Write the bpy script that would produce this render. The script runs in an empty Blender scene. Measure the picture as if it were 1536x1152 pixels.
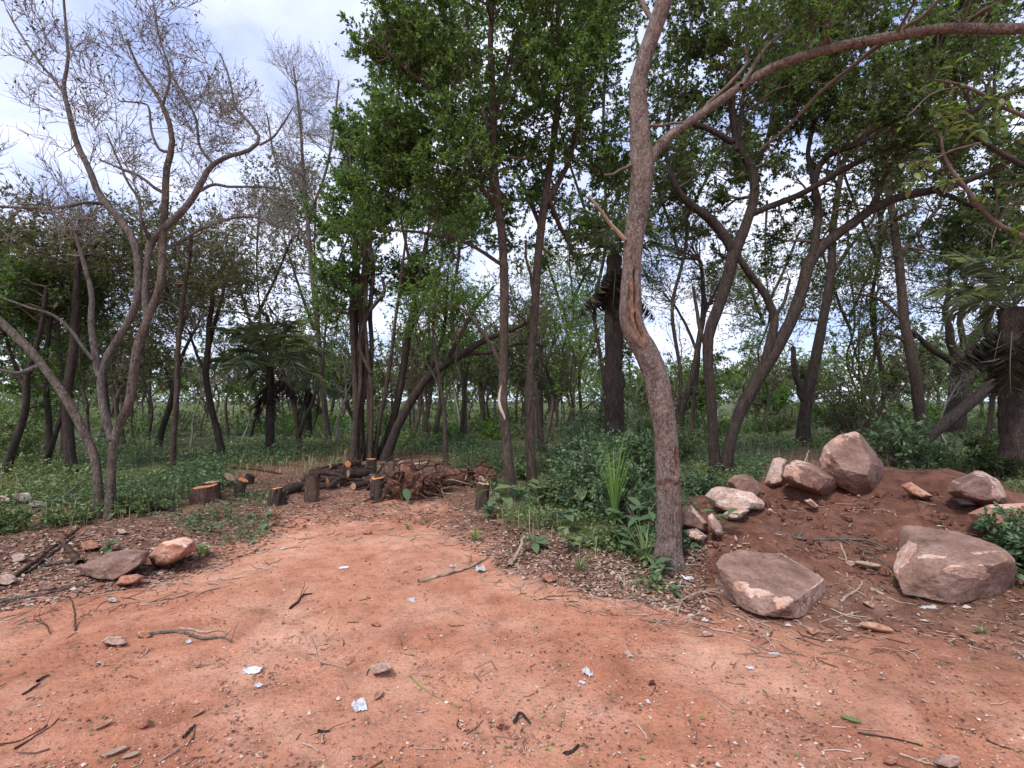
import bpy, bmesh, math, random
import numpy as np

# ------------------------------------------------------------------ camera, world, sun, exposure
scene = bpy.context.scene
COL = scene.collection
FPX = 720.0                      # focal length in photograph pixels (1536 wide)
CAM_H = 1.6
PITCH = math.radians(1.91)
cam_d = bpy.data.cameras.new('camera')
cam = bpy.data.objects.new('camera', cam_d)
COL.objects.link(cam)
cam_d.sensor_width = 36.0
cam_d.lens = FPX / 1536 * 36.0
cam_d.clip_start = 0.05
cam_d.clip_end = 3000
cam.location = (0, 0, CAM_H)
cam.rotation_euler = (math.pi / 2 + PITCH, 0, 0)
scene.camera = cam

SUN_EL, SUN_AZ = math.radians(56), math.radians(212)     # azimuth clockwise from +Y: behind the camera, to the left
world = bpy.data.worlds.new('World')
scene.world = world
world.use_nodes = True
wn, wl = world.node_tree.nodes, world.node_tree.links
wn.clear()
w_out = wn.new('ShaderNodeOutputWorld')
w_bg = wn.new('ShaderNodeBackground')
w_bg.inputs[1].default_value = 0.12
w_sky = wn.new('ShaderNodeTexSky')
w_sky.sky_type = 'NISHITA'
w_sky.sun_disc = False
w_sky.sun_elevation = SUN_EL
w_sky.sun_rotation = SUN_AZ
w_tc = wn.new('ShaderNodeTexCoord')
w_sep = wn.new('ShaderNodeSeparateXYZ')
wl.new(w_tc.outputs['Generated'], w_sep.inputs[0])
w_add = wn.new('ShaderNodeMath'); w_add.operation = 'ADD'; w_add.inputs[1].default_value = 0.25
w_abs = wn.new('ShaderNodeMath'); w_abs.operation = 'ABSOLUTE'
wl.new(w_sep.outputs[2], w_abs.inputs[0]); wl.new(w_abs.outputs[0], w_add.inputs[0])
w_dx = wn.new('ShaderNodeMath'); w_dx.operation = 'DIVIDE'
w_dy = wn.new('ShaderNodeMath'); w_dy.operation = 'DIVIDE'
wl.new(w_sep.outputs[0], w_dx.inputs[0]); wl.new(w_add.outputs[0], w_dx.inputs[1])
wl.new(w_sep.outputs[1], w_dy.inputs[0]); wl.new(w_add.outputs[0], w_dy.inputs[1])
w_cmb = wn.new('ShaderNodeCombineXYZ')
wl.new(w_dx.outputs[0], w_cmb.inputs[0]); wl.new(w_dy.outputs[0], w_cmb.inputs[1])
w_noise = wn.new('ShaderNodeTexNoise')
w_noise.inputs['Scale'].default_value = 1.6
w_noise.inputs['Detail'].default_value = 7
w_noise.inputs['Roughness'].default_value = 0.52
w_noise.inputs['Distortion'].default_value = 0.25
wl.new(w_cmb.outputs[0], w_noise.inputs['Vector'])
w_ramp = wn.new('ShaderNodeValToRGB')
w_ramp.color_ramp.elements[0].position = 0.36; w_ramp.color_ramp.elements[0].color = (0, 0, 0, 1)
w_ramp.color_ramp.elements[1].position = 0.60; w_ramp.color_ramp.elements[1].color = (1, 1, 1, 1)
wl.new(w_noise.outputs['Fac'], w_ramp.inputs[0])
w_mul = wn.new('ShaderNodeMixRGB'); w_mul.blend_type = 'MIX'; w_mul.inputs[0].default_value = 0.72
w_mul.inputs[2].default_value = (2.3, 2.7, 4.6, 1)          # thin high veil over the blue
wl.new(w_sky.outputs[0], w_mul.inputs[1])
w_mix = wn.new('ShaderNodeMixRGB')
w_mix.inputs[2].default_value = (4.6, 4.8, 5.75, 1)          # bright cloud
wl.new(w_ramp.outputs[0], w_mix.inputs[0]); wl.new(w_mul.outputs[0], w_mix.inputs[1])
wl.new(w_mix.outputs[0], w_bg.inputs[0])
wl.new(w_bg.outputs[0], w_out.inputs[0])

sun_d = bpy.data.lights.new('sun', 'SUN')
sun_d.energy = 1.5
sun_d.angle = math.radians(11)
sun_d.color = (1.0, 0.94, 0.86)
sun = bpy.data.objects.new('sun', sun_d)
COL.objects.link(sun)
sun.rotation_euler = (math.pi / 2 - SUN_EL, 0, -SUN_AZ + math.pi)

scene.view_settings.view_transform = 'Standard'
scene.view_settings.look = 'None'
scene.view_settings.gamma = 1.0
scene.view_settings.exposure = 1.16
scene.view_settings.use_curve_mapping = False
scene.render.engine = 'CYCLES'
scene.cycles.max_bounces = 8
scene.cycles.transparent_max_bounces = 4

# ------------------------------------------------------------------ numpy helpers
RNG = np.random.default_rng(11)
random.seed(5)
CP, SP = math.cos(PITCH), math.sin(PITCH)


def nrm(v):
    return v / np.maximum(np.linalg.norm(v, axis=-1, keepdims=True), 1e-9)


def hash3(ix, iy, iz):
    n = (ix.astype(np.int64) * 374761393 + iy.astype(np.int64) * 668265263 + iz.astype(np.int64) * 2147483647 + 974634777) & 0xffffffff
    n = ((n ^ (n >> 13)) * 1274126177) & 0xffffffff
    n = n ^ (n >> 16)
    return (n & 0xffff) / 65535.0


def vnoise(x, y, z=None):
    x, y = np.asarray(x, float), np.asarray(y, float)
    z = np.zeros_like(x) if z is None else np.asarray(z, float)
    x0, y0, z0 = np.floor(x), np.floor(y), np.floor(z)
    fx, fy, fz = x - x0, y - y0, z - z0
    fx, fy, fz = [f * f * (3 - 2 * f) for f in (fx, fy, fz)]
    r = 0
    for a in (0, 1):
        for b in (0, 1):
            for c in (0, 1):
                w = (fx if a else 1 - fx) * (fy if b else 1 - fy) * (fz if c else 1 - fz)
                r = r + w * hash3(x0 + a, y0 + b, z0 + c)
    return r * 2 - 1


def fbm(x, y, z=None, oct=4, rough=0.5):
    s, a, t = 0, 1.0, 0
    x, y = np.asarray(x, float), np.asarray(y, float)
    z = np.zeros_like(x) if z is None else np.asarray(z, float)
    for k in range(oct):
        f = 2.0 ** k
        s = s + a * vnoise(x * f + 17.3 * k, y * f + 9.1 * k, z * f + 3.7 * k)
        t += a
        a *= rough
    return s / t


def sstep(a, b, x):
    t = np.clip((x - a) / (b - a), 0, 1)
    return t * t * (3 - 2 * t)


# a spot of the photograph (1536x1152) as a place in the world
def ray(px, py):
    x = (np.asarray(px, float) - 768) / FPX
    v = (576 - np.asarray(py, float)) / FPX
    return np.stack([x, CP - v * SP, SP + v * CP], -1)


def at_depth(px, py, Y):
    d = ray(px, py)
    return d * (np.asarray(Y, float) / d[..., 1])[..., None] + np.array([0, 0, CAM_H])


def at_height(px, py, z):
    d = ray(px, py)
    dz = np.minimum(d[..., 2], -0.012)
    t = (np.asarray(z, float) - CAM_H) / dz
    return d * t[..., None] + np.array([0, 0, CAM_H])


def project(p):
    q = p - np.array([0, 0, CAM_H])
    f = q[..., 1] * CP + q[..., 2] * SP
    u = -q[..., 1] * SP + q[..., 2] * CP
    ok = f > 0.3
    f = np.where(ok, f, 1)
    return np.where(ok, 768 + FPX * q[..., 0] / f, 768), np.where(ok, 576 - FPX * u / f, 3000)


# ------------------------------------------------------------------ the lie of the land
EDGE = np.array([(-900, 1010), (-300, 960), (0, 900), (120, 876), (240, 858), (330, 836), (400, 802), (440, 778), (500, 766), (560, 762), (650, 772),
                 (700, 800), (760, 840), (860, 868), (960, 884), (1040, 905), (1100, 930), (1200, 950), (1350, 940), (1536, 960), (2200, 1050)], float)
EDGE2 = np.array([(-900, 860), (0, 796), (120, 782), (180, 770), (240, 762), (300, 748), (360, 715), (430, 700), (520, 690), (660, 695), (700, 715), (740, 765),
                  (800, 800), (880, 838), (980, 862), (1040, 840), (1060, 745), (1200, 690), (1350, 690), (1400, 720), (1536, 735), (2200, 760)], float)
MOUNDS = [(4.35, 6.15, 1.25, 1.0, 0.42), (5.6, 5.6, 1.1, 1.0, 0.30), (3.0, 6.1, 0.7, 0.8, 0.18), (2.1, 5.0, 0.5, 0.6, 0.16), (4.3, 4.5, 0.9, 0.4, 0.03),
          (4.35, 3.45, 0.40, 0.26, 0.12), (2.05, 3.75, 0.6, 0.35, -0.05), (3.5, 3.8, 0.6, 0.3, -0.05), (5.6, 6.9, 0.9, 0.7, 0.2)]


def mound_h(x, y):
    h = 0
    for (cx, cy, sx, sy, a) in MOUNDS:
        h = h + a * np.exp(-0.5 * (((x - cx) / sx) ** 2 + ((y - cy) / sy) ** 2))
    return h


def land(x, y):
    x, y = np.asarray(x, float), np.asarray(y, float)
    d = np.hypot(x, y)
    h = 0.10 * fbm(x * 0.22, y * 0.22, oct=3) * sstep(5, 11, d)
    h = h + 0.03 * fbm(x * 0.9, y * 0.9, oct=3) * sstep(1.0, 4, d)
    m = mound_h(x, y)
    h = h + m * (1 + 0.28 * fbm(x * 2.1, y * 2.1, oct=3))
    h = h + 0.10 * np.exp(-0.5 * (((x - 0.9) / 0.9) ** 2 + ((y - 5.6) / 0.8) ** 2))           # bank under the weeds
    h = h - 0.10 * np.exp(-0.5 * (((x + 4.6) / 1.4) ** 2 + ((y - 4.6) / 0.7) ** 2))           # dip left of the track
    return h


def on_ground(px, py, up=0.0):
    px, py = np.asarray(px, float), np.asarray(py, float)
    z = np.zeros(np.broadcast(px, py).shape)
    for _ in range(14):
        p = at_height(px, py, z)
        z = 0.5 * z + 0.5 * land(p[..., 0], p[..., 1])
    p = at_height(px, py, z)
    p[..., 2] = land(p[..., 0], p[..., 1]) + up
    return p


# ------------------------------------------------------------------ object helpers
def link(name, data, parent=None, kind=None):
    o = bpy.data.objects.new(name, data)
    COL.objects.link(o)
    if parent is not None:
        o.parent = parent
    if kind:
        o['kind'] = kind
    return o


def tag(o, label=None, cat=None, group=None, kind=None):
    if label: o['label'] = label
    if cat: o['category'] = cat
    if group: o['group'] = group
    if kind: o['kind'] = kind
    return o


def empty(name, loc, label, cat, group=None):
    o = link(name, None)
    o.location = [float(v) for v in loc]
    o.empty_display_size = 0.2
    return tag(o, label, cat, group)


def make_mesh(name, verts, faces, mat, smooth=True, attrs=None):
    """verts (N,3); faces (M,k) array or list of such arrays."""
    me = bpy.data.meshes.new(name)
    verts = np.ascontiguousarray(verts, dtype=np.float32)
    fl = faces if isinstance(faces, list) else [faces]
    fl = [np.asarray(f, dtype=np.int32) for f in fl if len(f)]
    nl = sum(f.size for f in fl)
    nf = sum(len(f) for f in fl)
    me.vertices.add(len(verts))
    me.vertices.foreach_set('co', verts.ravel())
    me.loops.add(nl)
    me.polygons.add(nf)
    me.loops.foreach_set('vertex_index', np.concatenate([f.ravel() for f in fl]))
    st, off = [], 0
    for f in fl:
        st.append(off + np.arange(len(f), dtype=np.int32) * f.shape[1])
        off += f.size
    me.polygons.foreach_set('loop_start', np.concatenate(st))
    me.polygons.foreach_set('use_smooth', np.full(nf, smooth, dtype=bool))
    for m in (mat if isinstance(mat, (list, tuple)) else [mat]):
        me.materials.append(m)
    for k, v in (attrs or {}).items():
        a = me.attributes.new(k, 'FLOAT', 'POINT')
        a.data.foreach_set('value', np.ascontiguousarray(v, dtype=np.float32).ravel())
    me.update(calc_edges=True)
    return me


class Geo:
    """collects pieces of geometry for ONE mesh"""
    def __init__(self):
        self.v, self.f, self.n = [], {}, 0

    def add(self, v, f):
        f = np.asarray(f, dtype=np.int64)
        if len(f) == 0: return
        self.v.append(np.asarray(v, float).reshape(-1, 3))
        self.f.setdefault(f.shape[1], []).append(f + self.n)
        self.n += len(self.v[-1])

    def mesh(self, name, mat, origin=(0, 0, 0), smooth=True):
        v = np.concatenate(self.v) - np.asarray(origin, float)
        return make_mesh(name, v, [np.concatenate(x) for x in self.f.values()], mat, smooth)


def frames(pts):
    """tangent and two normals along polylines (N,M,3)"""
    t = np.gradient(pts, axis=1)
    t = nrm(t)
    ref = np.zeros_like(t); ref[..., 1] = 1
    bad = np.abs(t[..., 1]) > 0.9
    ref[bad] = (1, 0, 0)
    # keep one reference per polyline so rings do not twist
    b = np.abs(t[..., 1]).max(1) > 0.93
    ref[:] = (0, 1, 0)
    ref[b] = (0.6, 0, 0.8)
    a = nrm(np.cross(t, ref))
    c = np.cross(a, t)
    return t, a, c


def tubes(pts, rad, sides, cap=True, rough=None):
    """pts (N,M,3), rad (N,M) -> verts, quads (+tris for tips)"""
    N, M, _ = pts.shape
    t, a, c = frames(pts)
    ang = np.linspace(0, 2 * math.pi, sides, endpoint=False)
    r = rad[..., None]
    if rough is not None:
        r = r * (1 + rough)
    v = pts[:, :, None, :] + (np.cos(ang)[None, None, :, None] * a[:, :, None, :] + np.sin(ang)[None, None, :, None] * c[:, :, None, :]) * r[..., None]
    idx = np.arange(N * M * sides).reshape(N, M, sides)
    q = np.stack([idx[:, :-1, :], np.roll(idx, -1, 2)[:, :-1, :], np.roll(idx, -1, 2)[:, 1:, :], idx[:, 1:, :]], -1).reshape(-1, 4)
    return v.reshape(-1, 3), q[:, ::-1]


def smooth_line(pts, n, jit=0.0, rng=RNG):
    """Catmull-Rom resample of (K,d) control points to n points"""
    p = np.asarray(pts, float)
    if len(p) == 2:
        p = np.stack([p[0], (p[0] + p[1]) / 2, p[1]])
    seg = np.r_[0, np.cumsum(np.maximum(np.linalg.norm(np.diff(p[:, :3], axis=0), axis=1), 1e-6))]
    u = np.linspace(0, seg[-1], n)
    i = np.clip(np.searchsorted(seg, u, side='right') - 1, 0, len(p) - 2)
    f = ((u - seg[i]) / (seg[i + 1] - seg[i]))[:, None]
    pp = np.vstack([2 * p[0] - p[1], p, 2 * p[-1] - p[-2]])
    p0, p1, p2, p3 = pp[i], pp[i + 1], pp[i + 2], pp[i + 3]
    o = 0.5 * (2 * p1 + (p2 - p0) * f + (2 * p0 - 5 * p1 + 4 * p2 - p3) * f ** 2 + (3 * p1 - p0 - 3 * p2 + p3) * f ** 3)
    if jit:
        o[1:-1, :3] += rng.normal(0, jit, (n - 2, 3))
    return o


def kites(base, axis, normal, L, W, fold=0.12, curl=0.15, small=False):
    """leaf blades: four corners, folded on the midrib"""
    n = len(base)
    axis = nrm(axis)
    side = nrm(np.cross(axis, normal))
    nn = np.cross(side, axis)
    L, W = np.broadcast_to(L, (n,))[:, None], np.broadcast_to(W, (n,))[:, None]
    v = np.empty((n, 4, 3))
    v[:, 0] = base
    mid = base + axis * L * 0.45
    v[:, 1] = mid + side * W * 0.5 + nn * W * fold
    v[:, 2] = base + axis * L - nn * L * curl
    v[:, 3] = mid - side * W * 0.5 + nn * W * fold
    if small:                                            # far off: one triangle for a leaf
        v = v[:, 1:].copy()
        v[:, 0] -= axis * L * .3; v[:, 2] -= axis * L * .3
        return v.reshape(-1, 3), np.arange(n * 3).reshape(n, 3)
    i = np.arange(n)[:, None] * 4
    f = np.concatenate([i + np.array([[0, 1, 2]]), i + np.array([[0, 2, 3]])], 0)
    return v.reshape(-1, 3), f


# ------------------------------------------------------------------ materials
def new_mat(name):
    m = bpy.data.materials.new(name)
    m.use_nodes = True
    n, l = m.node_tree.nodes, m.node_tree.links
    b = n.get('Principled BSDF')
    b.inputs['Roughness'].default_value = 0.85
    b.inputs['Specular IOR Level'].default_value = 0.25
    return m, n, l, b


def N_(n, kind, **kw):
    o = n.new(kind)
    for k, v in kw.items():
        if k in o.inputs: o.inputs[k].default_value = v
        else: setattr(o, k, v)
    return o


def ramp(n, stops):
    r = n.new('ShaderNodeValToRGB')
    e = r.color_ramp.elements
    while len(e) < len(stops): e.new(0.5)
    for i, (p, c) in enumerate(stops):
        e[i].position = p
        e[i].color = (c[0], c[1], c[2], 1) if not isinstance(c, (int, float)) else (c, c, c, 1)
    return r


def mixc(n, l, fac, a, b, blend='MIX'):
    m = n.new('ShaderNodeMixRGB'); m.blend_type = blend
    for k, v in ((0, fac), (1, a), (2, b)):
        if isinstance(v, (int, float)): m.inputs[k].default_value = v
        elif isinstance(v, tuple): m.inputs[k].default_value = (v[0], v[1], v[2], 1)
        else: l.new(v, m.inputs[k])
    return m.outputs[0]


def noise(n, l, vec, scale, detail=5, rough=0.6, dist=0.0):
    t = N_(n, 'ShaderNodeTexNoise', Scale=scale, Detail=detail, Roughness=rough, Distortion=dist)
    if vec is not None: l.new(vec, t.inputs['Vector'])
    return t.outputs['Fac']


def leaf_mat(name, dark, mid, light, trans=0.35, rough=0.5, tint=(1.3, 1.25, 0.5)):
    m, n, l, b = new_mat(name)
    g = n.new('ShaderNodeNewGeometry')
    r = ramp(n, [(0.0, dark), (0.55, mid), (1.0, light)])
    l.new(g.outputs['Random Per Island'], r.inputs[0])
    l.new(r.outputs[0], b.inputs['Base Color'])
    b.inputs['Roughness'].default_value = rough
    b.inputs['Specular IOR Level'].default_value = 0.35
    tr = n.new('ShaderNodeBsdfTranslucent')
    l.new(mixc(n, l, 1.0, r.outputs[0], tint, 'MULTIPLY'), tr.inputs[0])
    mx = n.new('ShaderNodeMixShader'); mx.inputs[0].default_value = trans
    l.new(b.outputs[0], mx.inputs[1]); l.new(tr.outputs[0], mx.inputs[2])
    l.new(mx.outputs[0], n.get('Material Output').inputs[0])
    return m


def bark_mat(name, dark, mid, light, lichen=None, lich_amt=0.5, scale=1.0, zs=0.25, attr=False):
    m, n, l, b = new_mat(name)
    tc = n.new('ShaderNodeTexCoord')
    mp = n.new('ShaderNodeMapping'); mp.inputs['Scale'].default_value = (scale, scale, scale * zs)
    l.new(tc.outputs['Object'], mp.inputs[0])
    f1 = noise(n, l, mp.outputs[0], 14, 8, 0.65, 0.4)
    f2 = noise(n, l, mp.outputs[0], 55, 4, 0.6)
    r = ramp(n, [(0.30, dark), (0.52, mid), (0.75, light)])
    l.new(f1, r.inputs[0])
    col = r.outputs[0]
    r2 = ramp(n, [(0.36, 0.38), (0.6, 1.1)])
    l.new(f2, r2.inputs[0])
    col = mixc(n, l, 0.8, col, r2.outputs[0], 'MULTIPLY')
    if lichen:
        fl = noise(n, l, tc.outputs['Object'], 9, 5, 0.7)
        fs = noise(n, l, tc.outputs['Object'], 58, 3, 0.55)
        rl = ramp(n, [(0.56 - 0.1 * lich_amt, 0.0), (0.66, 0.75)]); l.new(fl, rl.inputs[0])
        rs = ramp(n, [(0.585, 0.0), (0.62, 1.0)]); l.new(fs, rs.inputs[0])
        mx = n.new('ShaderNodeMath'); mx.operation = 'MAXIMUM'
        s1 = n.new('ShaderNodeMath'); s1.operation = 'MULTIPLY'; s1.inputs[1].default_value = lich_amt * 0.6
        s2 = n.new('ShaderNodeMath'); s2.operation = 'MULTIPLY'
        rpat = ramp(n, [(0.42, 0.12 * lich_amt), (0.62, 1.25 * lich_amt)]); l.new(noise(n, l, tc.outputs['Object'], 2.4, 4, 0.6), rpat.inputs[0])
        l.new(rpat.outputs[0], s2.inputs[1])
        l.new(rl.outputs[0], s1.inputs[0]); l.new(rs.outputs[0], s2.inputs[0])
        l.new(s1.outputs[0], mx.inputs[0]); l.new(s2.outputs[0], mx.inputs[1])
        col = mixc(n, l, mx.outputs[0], col, lichen)
    if attr:
        a = N_(n, 'ShaderNodeAttribute', attribute_name='wound')
        wv = noise(n, l, mp.outputs[0], 30, 6, 0.6)
        rw = ramp(n, [(0.35, (0.09, 0.05, 0.034)), (0.52, (0.22, 0.128, 0.088)), (0.75, (0.38, 0.255, 0.185))]); l.new(wv, rw.inputs[0])
        col = mixc(n, l, a.outputs['Fac'], col, rw.outputs[0])
        a2 = N_(n, 'ShaderNodeAttribute', attribute_name='cut')
        col = mixc(n, l, a2.outputs['Fac'], col, (0.20, 0.035, 0.02))
    l.new(col, b.inputs['Base Color'])
    bp = N_(n, 'ShaderNodeBump', Strength=1.0, Distance=0.03)
    ad = n.new('ShaderNodeMath'); ad.operation = 'ADD'
    l.new(f1, ad.inputs[0]); l.new(f2, ad.inputs[1]); l.new(ad.outputs[0], bp.inputs['Height'])
    l.new(bp.outputs[0], b.inputs['Normal'])
    return m


def plain_mat(name, stops, scale=20, rough=0.85, island=False, bump=0.0, zs=1.0):
    m, n, l, b = new_mat(name)
    b.inputs['Roughness'].default_value = rough
    r = ramp(n, stops)
    if island:
        g = n.new('ShaderNodeNewGeometry'); l.new(g.outputs['Random Per Island'], r.inputs[0])
    else:
        tc = n.new('ShaderNodeTexCoord')
        mp = n.new('ShaderNodeMapping'); mp.inputs['Scale'].default_value = (1, 1, zs)
        l.new(tc.outputs['Object'], mp.inputs[0])
        f = noise(n, l, mp.outputs[0], scale, 6, 0.65)
        l.new(f, r.inputs[0])
        if bump:
            bp = N_(n, 'ShaderNodeBump', Strength=bump, Distance=0.02)
            l.new(f, bp.inputs['Height']); l.new(bp.outputs[0], b.inputs['Normal'])
    l.new(r.outputs[0], b.inputs['Base Color'])
    return m


def ground_mat():
    m, n, l, b = new_mat('red_soil')
    b.inputs['Roughness'].default_value = 0.95
    b.inputs['Specular IOR Level'].default_value = 0.12
    tc = n.new('ShaderNodeTexCoord')
    o = tc.outputs['Object']
    big = noise(n, l, o, 0.7, 6, 0.6, 0.3)
    med = noise(n, l, o, 5.0, 8, 0.68, 0.2)
    fine = noise(n, l, o, 46, 6, 0.7)
    r1 = ramp(n, [(0.30, (0.34, 0.138, 0.082)), (0.46, (0.46, 0.200, 0.120)), (0.58, (0.54, 0.260, 0.162)), (0.72, (0.62, 0.35, 0.245))]); l.new(big, r1.inputs[0])
    du = ramp(n, [(0.46, 0.0), (0.68, 0.55)]); l.new(noise(n, l, o, 1.1, 7, 0.62, 0.5), du.inputs[0])
    da = ramp(n, [(0.54, 0.0), (0.68, 0.5)]); l.new(noise(n, l, o, 0.9, 6, 0.66, 0.8), da.inputs[0])
    dusty = mixc(n, l, du.outputs[0], r1.outputs[0], (0.70, 0.43, 0.31))
    dusty = mixc(n, l, da.outputs[0], dusty, (0.30, 0.125, 0.08))
    r2 = ramp(n, [(0.30, 0.50), (0.47, 0.92), (0.60, 1.05), (0.75, 1.20)]); l.new(med, r2.inputs[0])
    track = mixc(n, l, 0.8, dusty, r2.outputs[0], 'MULTIPLY')
    r3 = ramp(n, [(0.30, (0.55, 0.50, 0.48)), (0.46, (1, 1, 1)), (0.70, (1.2, 1.2, 1.25))]); l.new(fine, r3.inputs[0])
    track = mixc(n, l, 0.85, track, r3.outputs[0], 'MULTIPLY')
    # scattered dark crumbs of soil and charcoal, in patches
    v = N_(n, 'ShaderNodeTexVoronoi', Scale=38.0); l.new(o, v.inputs['Vector'])
    rv = ramp(n, [(0.17, 1.0), (0.26, 0.0)]); l.new(v.outputs['Distance'], rv.inputs[0])
    pm = noise(n, l, o, 1.3, 4, 0.6)
    rp = ramp(n, [(0.50, 0.0), (0.64, 0.7)]); l.new(pm, rp.inputs[0])
    sp = n.new('ShaderNodeMath'); sp.operation = 'MULTIPLY'; l.new(rv.outputs[0], sp.inputs[0]); l.new(rp.outputs[0], sp.inputs[1])
    track = mixc(n, l, sp.outputs[0], track, (0.11, 0.045, 0.032))
    v3 = N_(n, 'ShaderNodeTexVoronoi', Scale=95.0); l.new(o, v3.inputs['Vector'])
    rv3 = ramp(n, [(0.13, 0.75), (0.24, 0.0)]); l.new(v3.outputs['Distance'], rv3.inputs[0])
    pm3 = noise(n, l, o, 3.1, 5, 0.65)
    rp3 = ramp(n, [(0.46, 0.0), (0.64, 0.9)]); l.new(pm3, rp3.inputs[0])
    sp3 = n.new('ShaderNodeMath'); sp3.operation = 'MULTIPLY'; l.new(rv3.outputs[0], sp3.inputs[0]); l.new(rp3.outputs[0], sp3.inputs[1])
    track = mixc(n, l, sp3.outputs[0], track, (0.17, 0.075, 0.052))
    # pale grit
    v2 = N_(n, 'ShaderNodeTexVoronoi', Scale=61.0); l.new(o, v2.inputs['Vector'])
    rv2 = ramp(n, [(0.10, 0.7), (0.17, 0.0)]); l.new(v2.outputs['Distance'], rv2.inputs[0])
    pm2 = noise(n, l, o, 2.1, 3, 0.6)
    rp2 = ramp(n, [(0.48, 0.0), (0.62, 0.8)]); l.new(pm2, rp2.inputs[0])
    sp2 = n.new('ShaderNodeMath'); sp2.operation = 'MULTIPLY'; l.new(rv2.outputs[0], sp2.inputs[0]); l.new(rp2.outputs[0], sp2.inputs[1])
    track = mixc(n, l, sp2.outputs[0], track, (0.62, 0.44, 0.36))
    mo = ramp(n, [(0.30, (0.080, 0.036, 0.025)), (0.50, (0.160, 0.074, 0.050)), (0.72, (0.26, 0.130, 0.092))]); l.new(med, mo.inputs[0])
    mound = mixc(n, l, 0.7, mo.outputs[0], r3.outputs[0], 'MULTIPLY')
    fo = ramp(n, [(0.30, (0.085, 0.044, 0.031)), (0.50, (0.19, 0.098, 0.067)), (0.72, (0.31, 0.175, 0.125))]); l.new(med, fo.inputs[0])
    forest = mixc(n, l, 0.8, fo.outputs[0], r3.outputs[0], 'MULTIPLY')
    ge = ramp(n, [(0.35, (0.045, 0.055, 0.022)), (0.5, (0.085, 0.105, 0.042)), (0.65, (0.15, 0.12, 0.075))]); l.new(med, ge.inputs[0])
    at = N_(n, 'ShaderNodeAttribute', attribute_name='track')
    am = N_(n, 'ShaderNodeAttribute', attribute_name='mound')
    ag = N_(n, 'ShaderNodeAttribute', attribute_name='green')
    col = mixc(n, l, ag.outputs['Fac'], forest, ge.outputs[0])
    col = mixc(n, l, am.outputs['Fac'], col, mound)
    col = mixc(n, l, at.outputs['Fac'], col, track)
    l.new(col, b.inputs['Base Color'])
    bp = N_(n, 'ShaderNodeBump', Strength=1.0, Distance=0.04)
    bp2 = N_(n, 'ShaderNodeBump', Strength=0.9, Distance=0.014)
    l.new(med, bp.inputs['Height']); l.new(fine, bp2.inputs['Height'])
    l.new(bp.outputs[0], bp2.inputs['Normal']); l.new(bp2.outputs[0], b.inputs['Normal'])
    return m


def rock_mat(name, w_dark, w_mid, w_light, f_dark, f_mid, f_light):
    m, n, l, b = new_mat(name)
    tc = n.new('ShaderNodeTexCoord'); o = tc.outputs['Object']
    f1 = noise(n, l, o, 4.5, 7, 0.62)
    f2 = noise(n, l, o, 38, 5, 0.65)
    rw = ramp(n, [(0.30, w_dark), (0.5, w_mid), (0.72, w_light)]); l.new(f1, rw.inputs[0])
    rf = ramp(n, [(0.32, f_dark), (0.5, f_mid), (0.68, f_light)]); l.new(noise(n, l, o, 7, 6, 0.6, 0.6), rf.inputs[0])
    at = N_(n, 'ShaderNodeAttribute', attribute_name='fresh')
    ad = n.new('ShaderNodeMath'); ad.operation = 'ADD'
    l.new(at.outputs['Fac'], ad.inputs[0])
    sub = n.new('ShaderNodeMath'); sub.operation = 'MULTIPLY_ADD'; sub.inputs[1].default_value = 0.8; sub.inputs[2].default_value = -0.4
    l.new(noise(n, l, o, 11, 6, 0.65), sub.inputs[0]); l.new(sub.outputs[0], ad.inputs[1])
    rr = ramp(n, [(0.42, 0.0), (0.62, 1.0)]); l.new(ad.outputs[0], rr.inputs[0])
    col = mixc(n, l, rr.outputs[0], rw.outputs[0], rf.outputs[0])
    ck = N_(n, 'ShaderNodeTexVoronoi', Scale=2.6); ck.feature = 'DISTANCE_TO_EDGE'
    wv = N_(n, 'ShaderNodeTexNoise', Scale=5.0, Detail=5.0)
    l.new(o, wv.inputs['Vector']); wm = n.new('ShaderNodeMixRGB'); wm.inputs[0].default_value = 0.22
    l.new(o, wm.inputs[1]); l.new(wv.outputs['Color'], wm.inputs[2]); l.new(wm.outputs[0], ck.inputs['Vector'])
    rc = ramp(n, [(0.004, 0.45), (0.016, 1.0)]); l.new(ck.outputs['Distance'], rc.inputs[0])
    rcm = ramp(n, [(0.45, 0.0), (0.6, 1.0)]); l.new(noise(n, l, o, 1.7, 3, 0.5), rcm.inputs[0])
    col = mixc(n, l, rcm.outputs[0], col, mixc(n, l, 1.0, col, rc.outputs[0], 'MULTIPLY'))
    so = N_(n, 'ShaderNodeAttribute', attribute_name='soil')
    sa = n.new('ShaderNodeMath'); sa.operation = 'MULTIPLY_ADD'; sa.inputs[1].default_value = 0.9; l.new(noise(n, l, o, 8, 6, 0.65), sa.inputs[0]); l.new(so.outputs['Fac'], sa.inputs[2])
    rso = ramp(n, [(0.85, 0.0), (1.05, 0.9)]); l.new(sa.outputs[0], rso.inputs[0])
    col = mixc(n, l, rso.outputs[0], col, (0.17, 0.080, 0.055))
    rs = ramp(n, [(0.30, 0.55), (0.5, 1.0), (0.75, 1.2)]); l.new(f2, rs.inputs[0])
    col = mixc(n, l, 0.9, col, rs.outputs[0], 'MULTIPLY')
    l.new(col, b.inputs['Base Color'])
    bp = N_(n, 'ShaderNodeBump', Strength=0.8, Distance=0.03)
    ad2 = n.new('ShaderNodeMath'); ad2.operation = 'MULTIPLY_ADD'; ad2.inputs[1].default_value = 0.45
    l.new(f2, ad2.inputs[0]); l.new(f1, ad2.inputs[2]); l.new(ad2.outputs[0], bp.inputs['Height'])
    l.new(bp.outputs[0], b.inputs['Normal'])
    return m


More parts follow.
